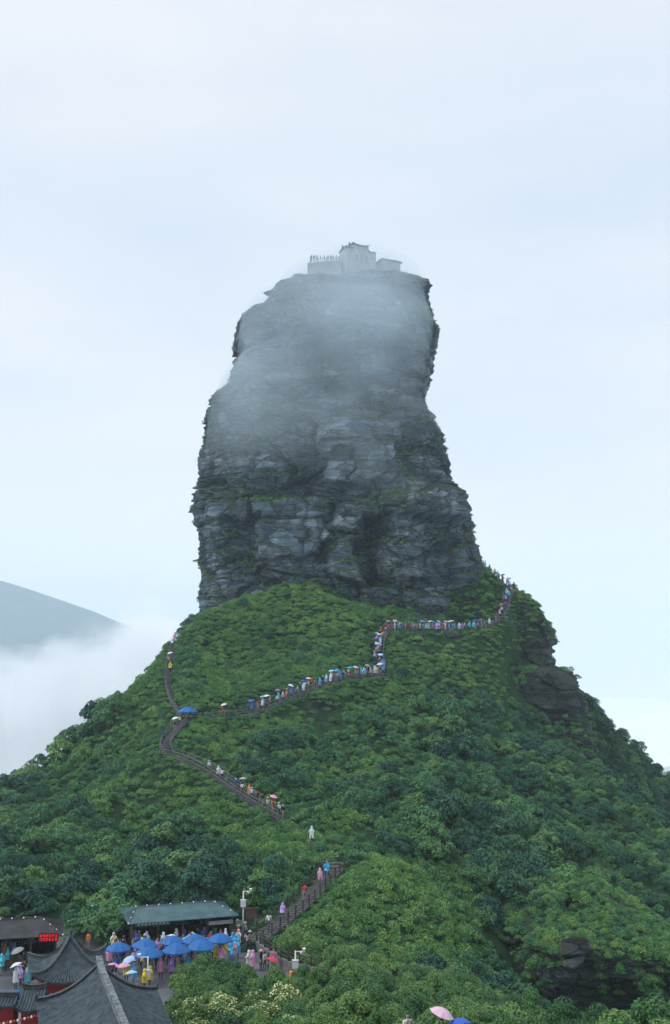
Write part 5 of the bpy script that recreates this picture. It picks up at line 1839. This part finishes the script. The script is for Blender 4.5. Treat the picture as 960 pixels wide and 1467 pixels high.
# ------------------------------------------------------------------ umbrellas and parasols
def canopy_mesh(name, R, H, n=8, seg=4, valance=0.0, mat='nylon'):
    b = MB()
    vs = []
    for i in range(seg + 1):
        t = i / seg
        for j in range(n * 2):
            a = math.pi * j / n
            dip = 1.0 if j % 2 == 0 else 1 - .09 * t
            vs.append((R * t * dip * math.cos(a), R * t * dip * math.sin(a), H * (1 - t ** 1.7) - (0 if j % 2 == 0 else .03 * t * R)))
    m2 = n * 2
    fs = [(i * m2 + j, i * m2 + (j + 1) % m2, (i + 1) * m2 + (j + 1) % m2, (i + 1) * m2 + j) for i in range(seg) for j in range(m2)]
    b.add(vs, fs)
    if valance:
        e = seg * m2
        v2 = [(x, y, z - valance) for x, y, z in vs[e:]]
        b.add(vs[e:] + v2, [(j, (j + 1) % m2, m2 + (j + 1) % m2, m2 + j) for j in range(m2)])
    return b.mesh(name, M[mat])


UMB = canopy_mesh('canopy', .52, .22)
b = MB(); b.tube([(0, 0, -.62), (0, 0, .26)], .008, 5); SHAFT = b.mesh('shaft', M['steel'])
b = MB(); b.tube([(0, 0, -.60), (0, 0, -.72), (.02, 0, -.75), (.05, 0, -.74)], .014, 6); HANDLE = b.mesh('handle', M['wire'])
b = MB()
for j in range(8):
    a = math.pi * j / 4
    b.tube([(0, 0, .03), (.26 * math.cos(a), .26 * math.sin(a), .15)], .004, 3)
STRET = b.mesh('stretchers', M['steel'])


def umbrella(loc, colour, place, group, tilt=(0, 0), s=1.0):
    root = empty('umbrella', loc)
    root.rotation_euler = (tilt[0], tilt[1], random.uniform(0, 6))
    root.scale = (s, s, s)
    c = link_mesh('canopy', UMB, root); c.color = (*COLS[colour], 1)
    link_mesh('shaft', SHAFT, root); link_mesh('handle', HANDLE, root); link_mesh('stretchers', STRET, root)
    tag(root, '%s umbrella held %s' % (colour, place), 'umbrella', group)
    return root


PARA = canopy_mesh('canopy', 1.14, .52, valance=.10)
b = MB(); b.tube([(0, 0, 0), (0, 0, 2.78)], .026, 8); PPOLE = b.mesh('pole', M['steel'])
b = MB(); b.lathe([(.26, 0), (.27, .05), (.22, .10), (.06, .13), (.05, .3), (.001, .3)], 12); PBASE = b.mesh('base', M['rail_stone'], True)
_b = MB(); _b.tube([(0, 0, .02), (1.05, 0, -.48)], .012, 4); _b.tube([(0, 0, -.45), (.55, 0, -.17)], .01, 4); PRIB = _b.mesh('rib', M['steel'])
M['parasol'] = objcolor_mat('parasol_cloth', .6, .3, var=.08)


def parasol(p, label, s=1.0, group=None, h=2.3):
    root = empty('parasol', p); tag(root, label, 'parasol', group)
    c = link_mesh('canopy', PARA, root); c.location.z = h - .1; c.color = (.012, .13, .40, 1); c.rotation_euler.z = random.uniform(0, .8); c.scale = (s, s, s)
    c['label'] = 'royal blue canopy'
    link_mesh('pole', PPOLE, root).scale.z = (h + .45) / 2.78
    link_mesh('base', PBASE, root)
    for j in range(8):
        o = link_mesh('rib', PRIB, root); o.location.z = h + .38; o.rotation_euler.z = c.rotation_euler.z + math.pi * j / 4; o.scale = (s, s, s)
    return root


def on_plane(px, py, z):
    q = P(px, py, 100.0)
    return q * (z / q.z)


GP = 'blue parasols in front of the blue green shop'
for i, (x, y) in enumerate([(170, 1353), (208, 1351), (213, 1362), (247, 1344), (253, 1357), (280, 1343), (289, 1352), (315, 1341)]):
    q = on_plane(x, y, PLAZA_Z + 2.45)
    parasol((q.x, q.y, PLAZA_Z), ['blue parasol over the crowd at the pavilion end of the blue green shop', 'blue parasol overlapping its neighbour in front of the green sign board', 'large blue parasol above the yellow raincoats and the short white pole',
                                  'blue parasol close under the blue green eave with goods behind', 'blue parasol above purple raincoats in the middle of the crowd', 'blue parasol partly behind another in front of the shop shelves', 'large blue parasol beside the bushes in front of the shop', 'blue parasol at the stair end of the blue green shop'][i], [1, 1.02, 1.12, .98, 1.1, 1.05, 1.12, 1.05][i], GP, 2.3 + random.uniform(-.08, .1))
for (x, y, lab) in ((6, 1425, 'blue parasol behind the low wing of the red gate house'), (51, 1418, 'blue parasol between gate house roof and pavilion columns'), (24, 1424, 'blue parasol behind the cross roof of the gate house')):
    q = on_plane(x, y, PLAZA_Z + 2.45)
    parasol((q.x, q.y, PLAZA_Z), lab, 1.0)
q = P(266, 1034, 160.5)
b = MB(); parasol((q.x + .3, q.y, q.z - .1), 'large blue parasol at the bend of the stair on the slope', 1.35, None, 1.75)
st_ = empty('vendor_stall', (q.x + .3, q.y - .2, q.z - .1)); tag(st_, 'small dark stall under the parasol at the bend of the stair', 'stall')
b = MB(); b.box((0, 0, .8), (2.0, .8, .08)); b.build('table_top', M['shop_wall'], st_)
for s_ in (-1, 1):
    b = MB(); b.box((s_ * .9, 0, .38), (.08, .7, .8)); b.build('leg', M['shop_wall'], st_)
b = MB(); b.box((-.4, 0, 1.0), (.6, .5, .32)); b.box((.5, .05, .95), (.5, .5, .22)); b.build('packed_goods', M['goods'], st_)

# ---- people on the terrace, placed by what the photograph shows
R_ = random.Random(5)
PLC = 'in the crowd before the blue green shop'
GRP = 'crowd in front of the blue green shop'
FIX = [(181, 1407, 'yellow', 1, 'stand', 'beside the short white pole'), (206, 1417, 'yellow', 1, 'stand', 'beside the short white pole'), (214, 1413, 'yellow', 1, 'hold', 'beside the short white pole'), (191, 1411, 'sky blue', 1, 'phone', 'beside the hall roof'), (230, 1402, 'pink', 1, 'stand', 'on the open paving'), (246, 1402, 'purple', 1, 'stand', 'on the open paving'),
       (156, 1386, 'pink', 1, 'stand', 'at the parasol by the pavilion'), (161, 1384, 'red', 0, 'stand', 'at the parasol by the pavilion'), (193, 1388, 'violet', 1, 'stand', 'behind the yellow raincoats'), (205, 1390, 'yellow', 1, 'walk', 'behind the yellow raincoats'), (213, 1388, 'black', 0, 'stand', 'behind the yellow raincoats'), (223, 1390, 'black', 0, 'walk', 'on the open paving'),
       (241, 1384, 'white', 0, 'phone', PLC), (251, 1386, 'grey', 0, 'stand', PLC), (258, 1388, 'navy', 0, 'stand', PLC), (268, 1394, 'sky blue', 1, 'phone', 'beside the round bushes'), (266, 1388, 'white', 0, 'stand', 'beside the round bushes'), (274, 1382, 'navy', 0, 'stand', PLC), (287, 1384, 'grey', 0, 'phone', PLC), (291, 1380, 'white', 0, 'stand', PLC), (298, 1381, 'cyan', 1, 'stand', PLC),
       (306, 1376, 'yellow', 1, 'stand', 'at the stair end of the crowd'), (321, 1378, 'yellow', 1, 'stand', 'at the stair end of the crowd'), (308, 1383, 'yellow', 1, 'phone', 'behind the round bushes'), (317, 1384, 'pink', 1, 'phone', 'behind the round bushes'), (336, 1377, 'pink', 1, 'stand', 'at the stair end of the crowd'), (341, 1373, 'sky blue', 1, 'stand', 'at the stair end of the crowd'), (332, 1386, 'sky blue', 1, 'phone', 'by a dark umbrella'),
       (352, 1347, 'pale blue', 0, 'walk', 'beside the white camera pole'), (341, 1352, 'red', 0, 'stand', 'beside the white camera pole'), (340, 1344, 'white', 0, 'stand', 'beside the white camera pole'), (354, 1362, 'pink', 0, 'phone', 'at the foot of the stair'), (357, 1361, 'grey', 0, 'phone', 'at the foot of the stair'),
       (379, 1391, 'white', 0, 'stand', 'behind the bushes by the parapet'), (374, 1391, 'black', 0, 'stand', 'behind the bushes by the parapet'), (392, 1388, 'pink', 0, 'hold', 'under a bright pink umbrella'), (363, 1391, 'pink', 1, 'phone', 'behind the bushes by the parapet'), (357, 1390, 'white', 1, 'stand', 'behind the bushes by the parapet'), (384, 1392, 'navy', 0, 'stand', 'behind the bushes by the parapet'),
       (437, 1412, 'sky blue', 1, 'phone', 'beside the parapet wall'), (434, 1410, 'navy', 0, 'stand', 'beside the parapet wall'), (456, 1414, 'white', 1, 'walk', 'at the end of the parapet wall'), (459, 1416, 'white', 1, 'stand', 'at the end of the parapet wall'), (468, 1413, 'violet', 1, 'stand', 'at the end of the parapet wall'), (474, 1413, 'black', 0, 'walk', 'at the end of the parapet wall'),
       # terrace by the dark brown shop
       (3, 1376, 'violet', 1, 'stand', 'in front of the dark brown shop'), (7, 1377, 'orange', 1, 'stand', 'in front of the dark brown shop'), (10, 1386, 'cyan', 1, 'stand', 'on the wet paving by the dark brown shop'), (14, 1375, 'sky blue', 1, 'stand', 'in front of the dark brown shop'), (20, 1378, 'violet', 1, 'stand', 'in front of the dark brown shop'), (4, 1395, 'pale blue', 0, 'walk', 'on the wet paving by the dark brown shop'), (1, 1398, 'cyan', 1, 'stand', 'on the wet paving by the dark brown shop'),
       (45, 1367, 'white', 0, 'stand', 'under the red lit sign'), (77, 1364, 'blue', 0, 'phone', 'under the red lit sign'), (34, 1392, 'black', 0, 'stand', 'beside the pavilion roof'), (29, 1414, 'violet', 1, 'walk', 'beside the pavilion roof'), (25, 1411, 'white', 0, 'stand', 'beside the pavilion roof'), (33, 1409, 'black', 0, 'hold', 'beside the pavilion roof'), (41, 1411, 'white', 0, 'stand', 'beside the pavilion roof'), (40, 1416, 'cyan', 1, 'stand', 'beside the pavilion roof'), (22, 1418, 'white', 1, 'stand', 'beside the pavilion roof'), (126, 1362, 'orange', 0, 'stand', 'between the pavilion and the trees')]
for x, y, c, coat, po, pl in FIX:
    q = on_plane(x, y, PLAZA_Z)
    person(q, R_.uniform(0, 6.28), c, coat, po, pl, GRP if x > 140 and x < 350 else 'people standing ' + pl, None if coat else R_.choice([None, 'backpack', 'hat', None]), pr=R_)
taken = [on_plane(f[0], f[1], PLAZA_Z) for f in FIX]
cnt = 0
for k in range(1500):
    x = R_.uniform(154, 344)
    y = R_.uniform(1362, 1390) - (x - 154) * .075 + (R_.uniform(0, 18) if x < 265 and R_.random() < .35 else 0)
    q = on_plane(x, y, PLAZA_Z)
    if any((q - t).length < .55 for t in taken): continue
    taken.append(q); cnt += 1
    coat = R_.random() < .33
    person(q, R_.uniform(0, 6.28), R_.choice(COAT_C if coat else SHIRT_C), coat, R_.choice(['stand', 'stand', 'walk', 'phone', 'hold']), PLC, GRP, None if coat else R_.choice([None, 'backpack', 'hat', None]), pr=R_)
    if cnt >= 72: break
UG = 'umbrellas over the terrace crowd'
for x, y, c, pl, s in [(163, 1378, 'pink', 'low over the crowd beside the pavilion roof', 1.15), (177, 1378, 'pink', 'over the crowd next to the hall roof', 1.15), (184, 1369, 'pale blue', 'over the crowd under the parasols', 1.1), (188, 1388, 'pale blue', 'upright behind the yellow raincoats', 1.0), (246, 1336, 'white', 'in front of the shop shelves', 1.0), (391, 1369, 'red', 'over a person in pink by the parapet', 1.05), (329, 1366, 'navy', 'over a person in sky blue at the bushes', 1.0),
                       (25, 1356, 'grey', 'in front of the dark brown shop', 1.15), (23, 1377, 'white', 'low over the people by the dark brown shop', 1.0), (266, 1340, 'cyan', 'beside the shop shelves', 1.0)]:
    q = on_plane(x, y + 6, PLAZA_Z + 1.95)
    umbrella(q, c, pl, None, (R_.uniform(.1, .5), R_.uniform(-.2, .2)), s)

# ---- people on the stairs
def place_line(key, t0, t1, n, place, group, coat_p=.33, lat=.55, umb=.22, uplace=None, face=None, scale=1.0):
    poly = STAIR[key]
    out = []
    for i in range(n):
        t = t0 + (t1 - t0) * (i + R_.uniform(.1, .9)) / n
        k = t * (len(poly) - 1); a = min(int(k), len(poly) - 2)
        p = poly[a].lerp(poly[a + 1], k - a)
        d = poly[a + 1] - poly[a]; nn = Vector((-d.y, d.x, 0)).normalized()
        q = p + nn * R_.uniform(-lat, lat); q.z -= .02
        hd = math.atan2(d.y, d.x) + math.pi / 2 + R_.uniform(-.5, .5) + (math.pi if R_.random() < .3 else 0)
        coat = R_.random() < coat_p
        c = R_.choice(COAT_C + ['white', 'pale blue'] if coat else SHIRT_C)
        person(q, hd, c, coat, R_.choice(['stand', 'climb', 'walk', 'hold']), place, group, None if coat else R_.choice([None, 'backpack', 'hat']), pr=R_)
        if R_.random() < umb:
            uc = R_.choice(['white', 'pale blue', 'white', 'blue', 'pink', 'navy', 'sky blue', 'violet', 'pale blue'])
            umbrella(q + Vector((R_.uniform(-.1, .1), R_.uniform(-.1, .1), 1.93)), uc, uplace or 'above the queue ' + place, 'umbrellas ' + place, (R_.uniform(-.25, .3), R_.uniform(-.3, .3)))


place_line('traverse', .28, .70, 24, 'in the queue under the green apron', 'queue on the path under the apron')
place_line('traverse', .70, 1.0, 34, 'in the queue below the steep stair', 'dense queue below the steep stair', umb=.3)
place_line('steep', 0, 1, 26, 'in the queue on the steep stair', 'queue on the steep stair', umb=.25)
place_line('ledge', 0, 1, 54, 'in the queue at the pillar foot', 'queue at the foot of the pillar', umb=.22)
place_line('upper', 0, 1, 18, 'in the queue on the ridge stair', 'queue on the ridge stair', umb=.22)
place_line('ridge', 0, 1, 12, 'in the queue on the ridge crest', 'queue on the crest', umb=.15)
GSW = 'walkers on the railed stair across the slope'
def stair_person(key, px, c, coat, po, place, group, extra=None, um=None):
    poly = STAIR[key]
    k = min(range(len(poly)), key=lambda i: abs(PROJ(*poly[i])[0] - px))
    p = poly[k]
    person(p + Vector((0, R_.uniform(-.3, .3), -.02)), R_.uniform(-.7, .7) + (math.pi if R_.random() < .5 else 0), c, coat, po, place, group, extra, pr=R_)
    if um: umbrella(p + Vector((.05, 0, 1.93)), um, 'over a walker ' + place, 'umbrellas ' + place, (.25, .15))


for px, c, coat, po, um in [(250, 'black', 0, 'stand', 'white'), (257, 'white', 0, 'climb', None), (298, 'white', 0, 'walk', None), (312, 'white', 1, 'walk', None), (319, 'white', 0, 'climb', None), (327, 'green', 0, 'stand', None), (338, 'blue', 0, 'climb', None), (348, 'white', 0, 'walk', 'white'), (358, 'orange', 1, 'walk', None), (362, 'pale blue', 0, 'walk', None), (368, 'red', 0, 'phone', None), (375, 'black', 0, 'walk', None), (383, 'white', 0, 'stand', None), (391, 'yellow', 0, 'climb', 'pink'), (400, 'white', 0, 'climb', None), (404, 'black', 0, 'walk', None)]:
    stair_person('middle', px, c, coat, po, 'on the railed stair across the slope', GSW, None if coat else R_.choice([None, 'backpack', 'hat']), um)
for px, c, coat, po, pl in [(385, 'white', 0, 'walk', 'at the foot of the brown fenced stair'), (402, 'violet', 1, 'climb', 'on the brown fenced stair'), (436, 'red', 0, 'climb', 'on the brown fenced stair'), (460, 'pink', 1, 'climb', 'near the top of the brown fenced stair'), (468, 'sky blue', 1, 'climb', 'near the top of the brown fenced stair')]:
    stair_person('lower', px, c, coat, po, pl, 'walkers on the brown fenced stair')
stair_person('hidden', 446, 'white', 1, 'climb', 'alone between bushes above the fenced stair', 'lone walker')
for t, c, coat, um in [(.97, 'pink', 0, None), (.94, 'blue', 0, None), (.99, 'red', 0, None), (.92, 'white', 0, None), (.62, 'pink', 0, 'white'), (.52, 'yellow', 1, None), (.96, 'pink', 1, None)]:
    p = STAIR['left'][int(t * (len(STAIR['left']) - 1))]
    person(p + Vector((R_.uniform(-.4, .4), 0, -.02)), R_.uniform(-.6, .6), c, coat, 'climb', 'on the narrow cloud side stair', 'walkers on the cloud side stair', pr=R_)
    if um: umbrella(p + Vector((0, 0, 1.95)), um, 'over a walker on the narrow cloud side stair', None, (.3, .1))
stair_person('traverse', 320, 'red', 0, 'walk', 'alone beside the stair bend parasol', 'lone walker by the parasol', None, 'white')
# ---- summit and rock ledge
for i, x in enumerate((446, 450, 454, 459, 465, 470, 474, 477, 482, 486)):
    q = P(x, 376, 219.4 - i * .05); q.z += .02
    person(q, R_.uniform(0, 6.28), R_.choice(['black', 'navy', 'grey', 'red']), 0, 'stand', 'behind the summit balustrade', 'visitors behind the summit balustrade', pr=R_)
for x, y, Yq, c in ((361, 449, 227, 'black'), (365, 449, 227, 'grey')):
    q = P(x, y, Yq); person(q, R_.uniform(0, 6), c, 0, 'hold', 'on the rock step below the summit', 'visitors on the rock step', pr=R_)
# ---- below the viewpoint
q = P(583, 1451, 50); g_ = gz(q.x, q.y)
person((q.x, q.y, q.z - 1.66), 0.3, 'white', 0, 'phone', 'on the near slope beside a pale pink umbrella', 'walkers below the viewpoint', s=1.0, pr=R_)
q = P(633, 1452, 50)
umbrella((q.x, q.y, q.z), 'pale pink', 'over the near slope, large and round', None, (.35, 0), 1.12)
person((q.x, q.y + .1, q.z - 1.92), 0.2, 'pink', 0, 'hold', 'under the large pale pink umbrella', 'walkers below the viewpoint', s=1.0, pr=R_)
q = P(658, 1466, 50)
umbrella((q.x, q.y, q.z), 'blue', 'low over the near slope beside the pale pink one', None, (.3, 0), 1.1)
person((q.x, q.y + .1, q.z - 1.92), 0.2, 'navy', 0, 'hold', 'under the blue umbrella on the near slope', 'walkers below the viewpoint', s=1.0, pr=R_)
q = PZ(415, 1428); 
person((P(416, 1434, 86.5).x, 86.5, gz(P(416, 1434, 86.5).x, 86.5)), 1.2, 'orange', 1, 'phone', 'among the bushes below the white camera pole', 'lone person in the bushes', pr=R_)

# ------------------------------------------------------------------ mist clinging to the pillar, cloud bank in the valley
def mist_density(dmax, scale, zlo, zhi, lo, hi, bias=0.0, xs=None):
    def f(nt, pv):
        ge = nd(nt, 'ShaderNodeNewGeometry')
        tcn = nd(nt, 'ShaderNodeTexCoord')
        mp = nd(nt, 'ShaderNodeMapping'); mp.inputs['Scale'].default_value = (1, 1, 1.35)
        n = nd(nt, 'ShaderNodeTexNoise'); n.inputs['Scale'].default_value = scale; n.inputs['Detail'].default_value = 4; n.inputs['Roughness'].default_value = .55
        nt.links.new(tcn.outputs['Object'], mp.inputs[0]); nt.links.new(mp.outputs[0], n.inputs['Vector'])
        mr = nd(nt, 'ShaderNodeMapRange', interpolation_type='SMOOTHSTEP')
        mr.inputs['From Min'].default_value = lo; mr.inputs['From Max'].default_value = hi
        sp = nd(nt, 'ShaderNodeSeparateXYZ'); nt.links.new(tcn.outputs['Object'], sp.inputs[0])
        hz = nd(nt, 'ShaderNodeMapRange', interpolation_type='SMOOTHSTEP')
        hz.inputs['From Min'].default_value = zlo; hz.inputs['From Max'].default_value = zhi
        # the height limit itself wanders
        ad = nd(nt, 'ShaderNodeMath', operation='MULTIPLY_ADD'); ad.inputs[1].default_value = (zhi - zlo) * .9
        sb_ = nd(nt, 'ShaderNodeMath', operation='SUBTRACT'); sb_.inputs[1].default_value = .5
        nt.links.new(n.outputs['Fac'], sb_.inputs[0]); nt.links.new(sb_.outputs[0], ad.inputs[0]); nt.links.new(sp.outputs['Z'], ad.inputs[2])
        nt.links.new(ad.outputs[0], hz.inputs[0])
        nt.links.new(n.outputs['Fac'], mr.inputs[0])
        mu = nd(nt, 'ShaderNodeMath', operation='MULTIPLY'); nt.links.new(mr.outputs[0], mu.inputs[0]); nt.links.new(hz.outputs[0], mu.inputs[1])
        m2 = nd(nt, 'ShaderNodeMath', operation='MULTIPLY_ADD'); m2.inputs[1].default_value = dmax
        b0 = nd(nt, 'ShaderNodeMath', operation='MULTIPLY'); b0.inputs[1].default_value = bias
        nt.links.new(hz.outputs[0], b0.inputs[0]); nt.links.new(b0.outputs[0], m2.inputs[2])
        nt.links.new(mu.outputs[0], m2.inputs[0]); nt.links.new(m2.outputs[0], pv.inputs['Density'])
    return f


def mist_hull():
    rows = list(range(150, 559, 8)) + [559]
    n = 36
    vs, fs = [], []
    for k, rr in enumerate(rows):
        ring = PV[rr]
        c = ring.mean(0); z = ring[:, 2].mean()
        hx = (ring[:, 0].max() - ring[:, 0].min()) / 2 * .955; hy = (ring[:, 1].max() - ring[:, 1].min()) / 2
        cx_ = (ring[:, 0].max() + ring[:, 0].min()) / 2; cy_ = (ring[:, 1].max() + ring[:, 1].min()) / 2
        for j in range(n):
            a = 2 * math.pi * j / n
            yy = math.copysign(abs(math.sin(a)) ** .85, math.sin(a)); xx = math.copysign(abs(math.cos(a)) ** .85, math.cos(a))
            vs.append((cx_ + hx * xx, (cy_ + (hy + 17 - 9 * max(0, (k - len(rows) + 18) / 18)) * yy) if yy < 0 else (cy_ + 1.0 * yy), z - 1.0 * max(0, (k - len(rows) + 12) / 12)))
    m = len(rows)
    for i in range(m - 1):
        for j in range(n):
            fs.append((i * n + j, i * n + (j + 1) % n, (i + 1) * n + (j + 1) % n, (i + 1) * n + j))
    fs.append(tuple(range(n - 1, -1, -1)))
    # domed top
    top = len(vs)
    base = (m - 1) * n
    cx_ = sum(vs[base + j][0] for j in range(n)) / n; cy_ = sum(vs[base + j][1] for j in range(n)) / n; zt = vs[base][2]
    vs += [(cx_ + (vs[base + j][0] - cx_) * .7, cy_ + (vs[base + j][1] - cy_) * .7, zt + 1.2) for j in range(n)]
    fs += [(base + j, base + (j + 1) % n, top + (j + 1) % n, top + j) for j in range(n)]
    fs.append(tuple(top + j for j in range(n)))
    me = bpy.data.meshes.new('mist'); me.from_pydata(vs, [], fs); me.update()
    return me


mist, mm = vol_obj('mist', mist_hull(), 'thin grey cloud drifting across the upper half of the rock pillar', mist_density(MIST_D, .045, 33, 76, .36, .68, MIST_B), (0.80, 0.92, 1.0))
tag(mist, cat='mist')


def cloud_hull(name, x0, x1, y0, y1, zb, ztop, seed):
    """billowing closed shell"""
    n, m = 48, 20
    vs, fs = [], []
    cx_, cy_ = (x0 + x1) / 2, (y0 + y1) / 2
    for i in range(m + 1):
        ph = math.pi * i / m
        for j in range(n):
            a = 2 * math.pi * j / n
            d = np.array([math.sin(ph) * math.cos(a), math.sin(ph) * math.sin(a), math.cos(ph)])
            k = 1 + .12 * float(fbm(d[0] * 2 + seed, d[1] * 2, d[2] * 2, 3, seed))
            vs.append((cx_ + (x1 - x0) / 2 * d[0] * k, cy_ + (y1 - y0) / 2 * d[1] * k, (zb + ztop) / 2 + (ztop - zb) / 2 * d[2] * k))
    for i in range(m):
        for j in range(n):
            fs.append((i * n + j, (i + 1) * n + j, (i + 1) * n + (j + 1) % n, i * n + (j + 1) % n))
    me = bpy.data.meshes.new(name); me.from_pydata(vs, [], fs); me.update()
    return me


def bank_density(dmax, scale, lo, hi):
    def f(nt, pv):
        tcn = nd(nt, 'ShaderNodeTexCoord')
        n = nd(nt, 'ShaderNodeTexNoise'); n.inputs['Scale'].default_value = scale; n.inputs['Detail'].default_value = 5; n.inputs['Roughness'].default_value = .6
        nt.links.new(tcn.outputs['Object'], n.inputs['Vector'])
        # thins out towards the shell: distance from the middle in the cloud's own box
        mp = nd(nt, 'ShaderNodeMapping'); mp.inputs['Location'].default_value = (-1, -1, -1); mp.inputs['Scale'].default_value = (2, 2, 2)
        nt.links.new(tcn.outputs['Generated'], mp.inputs[0])
        ln = nd(nt, 'ShaderNodeVectorMath', operation='LENGTH'); nt.links.new(mp.outputs[0], ln.inputs[0])
        ad = nd(nt, 'ShaderNodeMath', operation='MULTIPLY_ADD'); ad.inputs[1].default_value = -.42
        nt.links.new(ln.outputs['Value'], ad.inputs[0]); nt.links.new(n.outputs['Fac'], ad.inputs[2])
        mr = nd(nt, 'ShaderNodeMapRange', interpolation_type='SMOOTHSTEP'); mr.inputs['From Min'].default_value = lo; mr.inputs['From Max'].default_value = hi
        mr.inputs['To Max'].default_value = dmax
        nt.links.new(ad.outputs[0], mr.inputs[0]); nt.links.new(mr.outputs[0], pv.inputs['Density'])
    return f


M_BANK = None
for k, (pl, pr_, pt, pb, Yq, lab) in enumerate([(20, 380, 862, 1230, 620, 'tall soft cloud rising behind the side of the mountain'), (-330, 215, 915, 1250, 560, 'low soft cloud bank in front of the blue mountain'), (700, 1350, 960, 1420, 900, 'thin pale mist in the valley behind the flank of the mountain')]):
    ql, qr = P(pl, 1000, Yq), P(pr_, 1000, Yq)
    bank, bm_ = vol_obj('cloud_bank', cloud_hull('cloud_bank', ql.x, qr.x, Yq - 110, Yq + 110, P(0, pb, Yq).z, P(0, pt, Yq).z, 3 + k), lab, bank_density(.034 if k < 2 else .007, .026 if k < 2 else .006, .05 if k < 2 else -.05, .26 if k < 2 else .36), (0.97, 0.985, 1.0))
    tag(bank, cat='cloud')
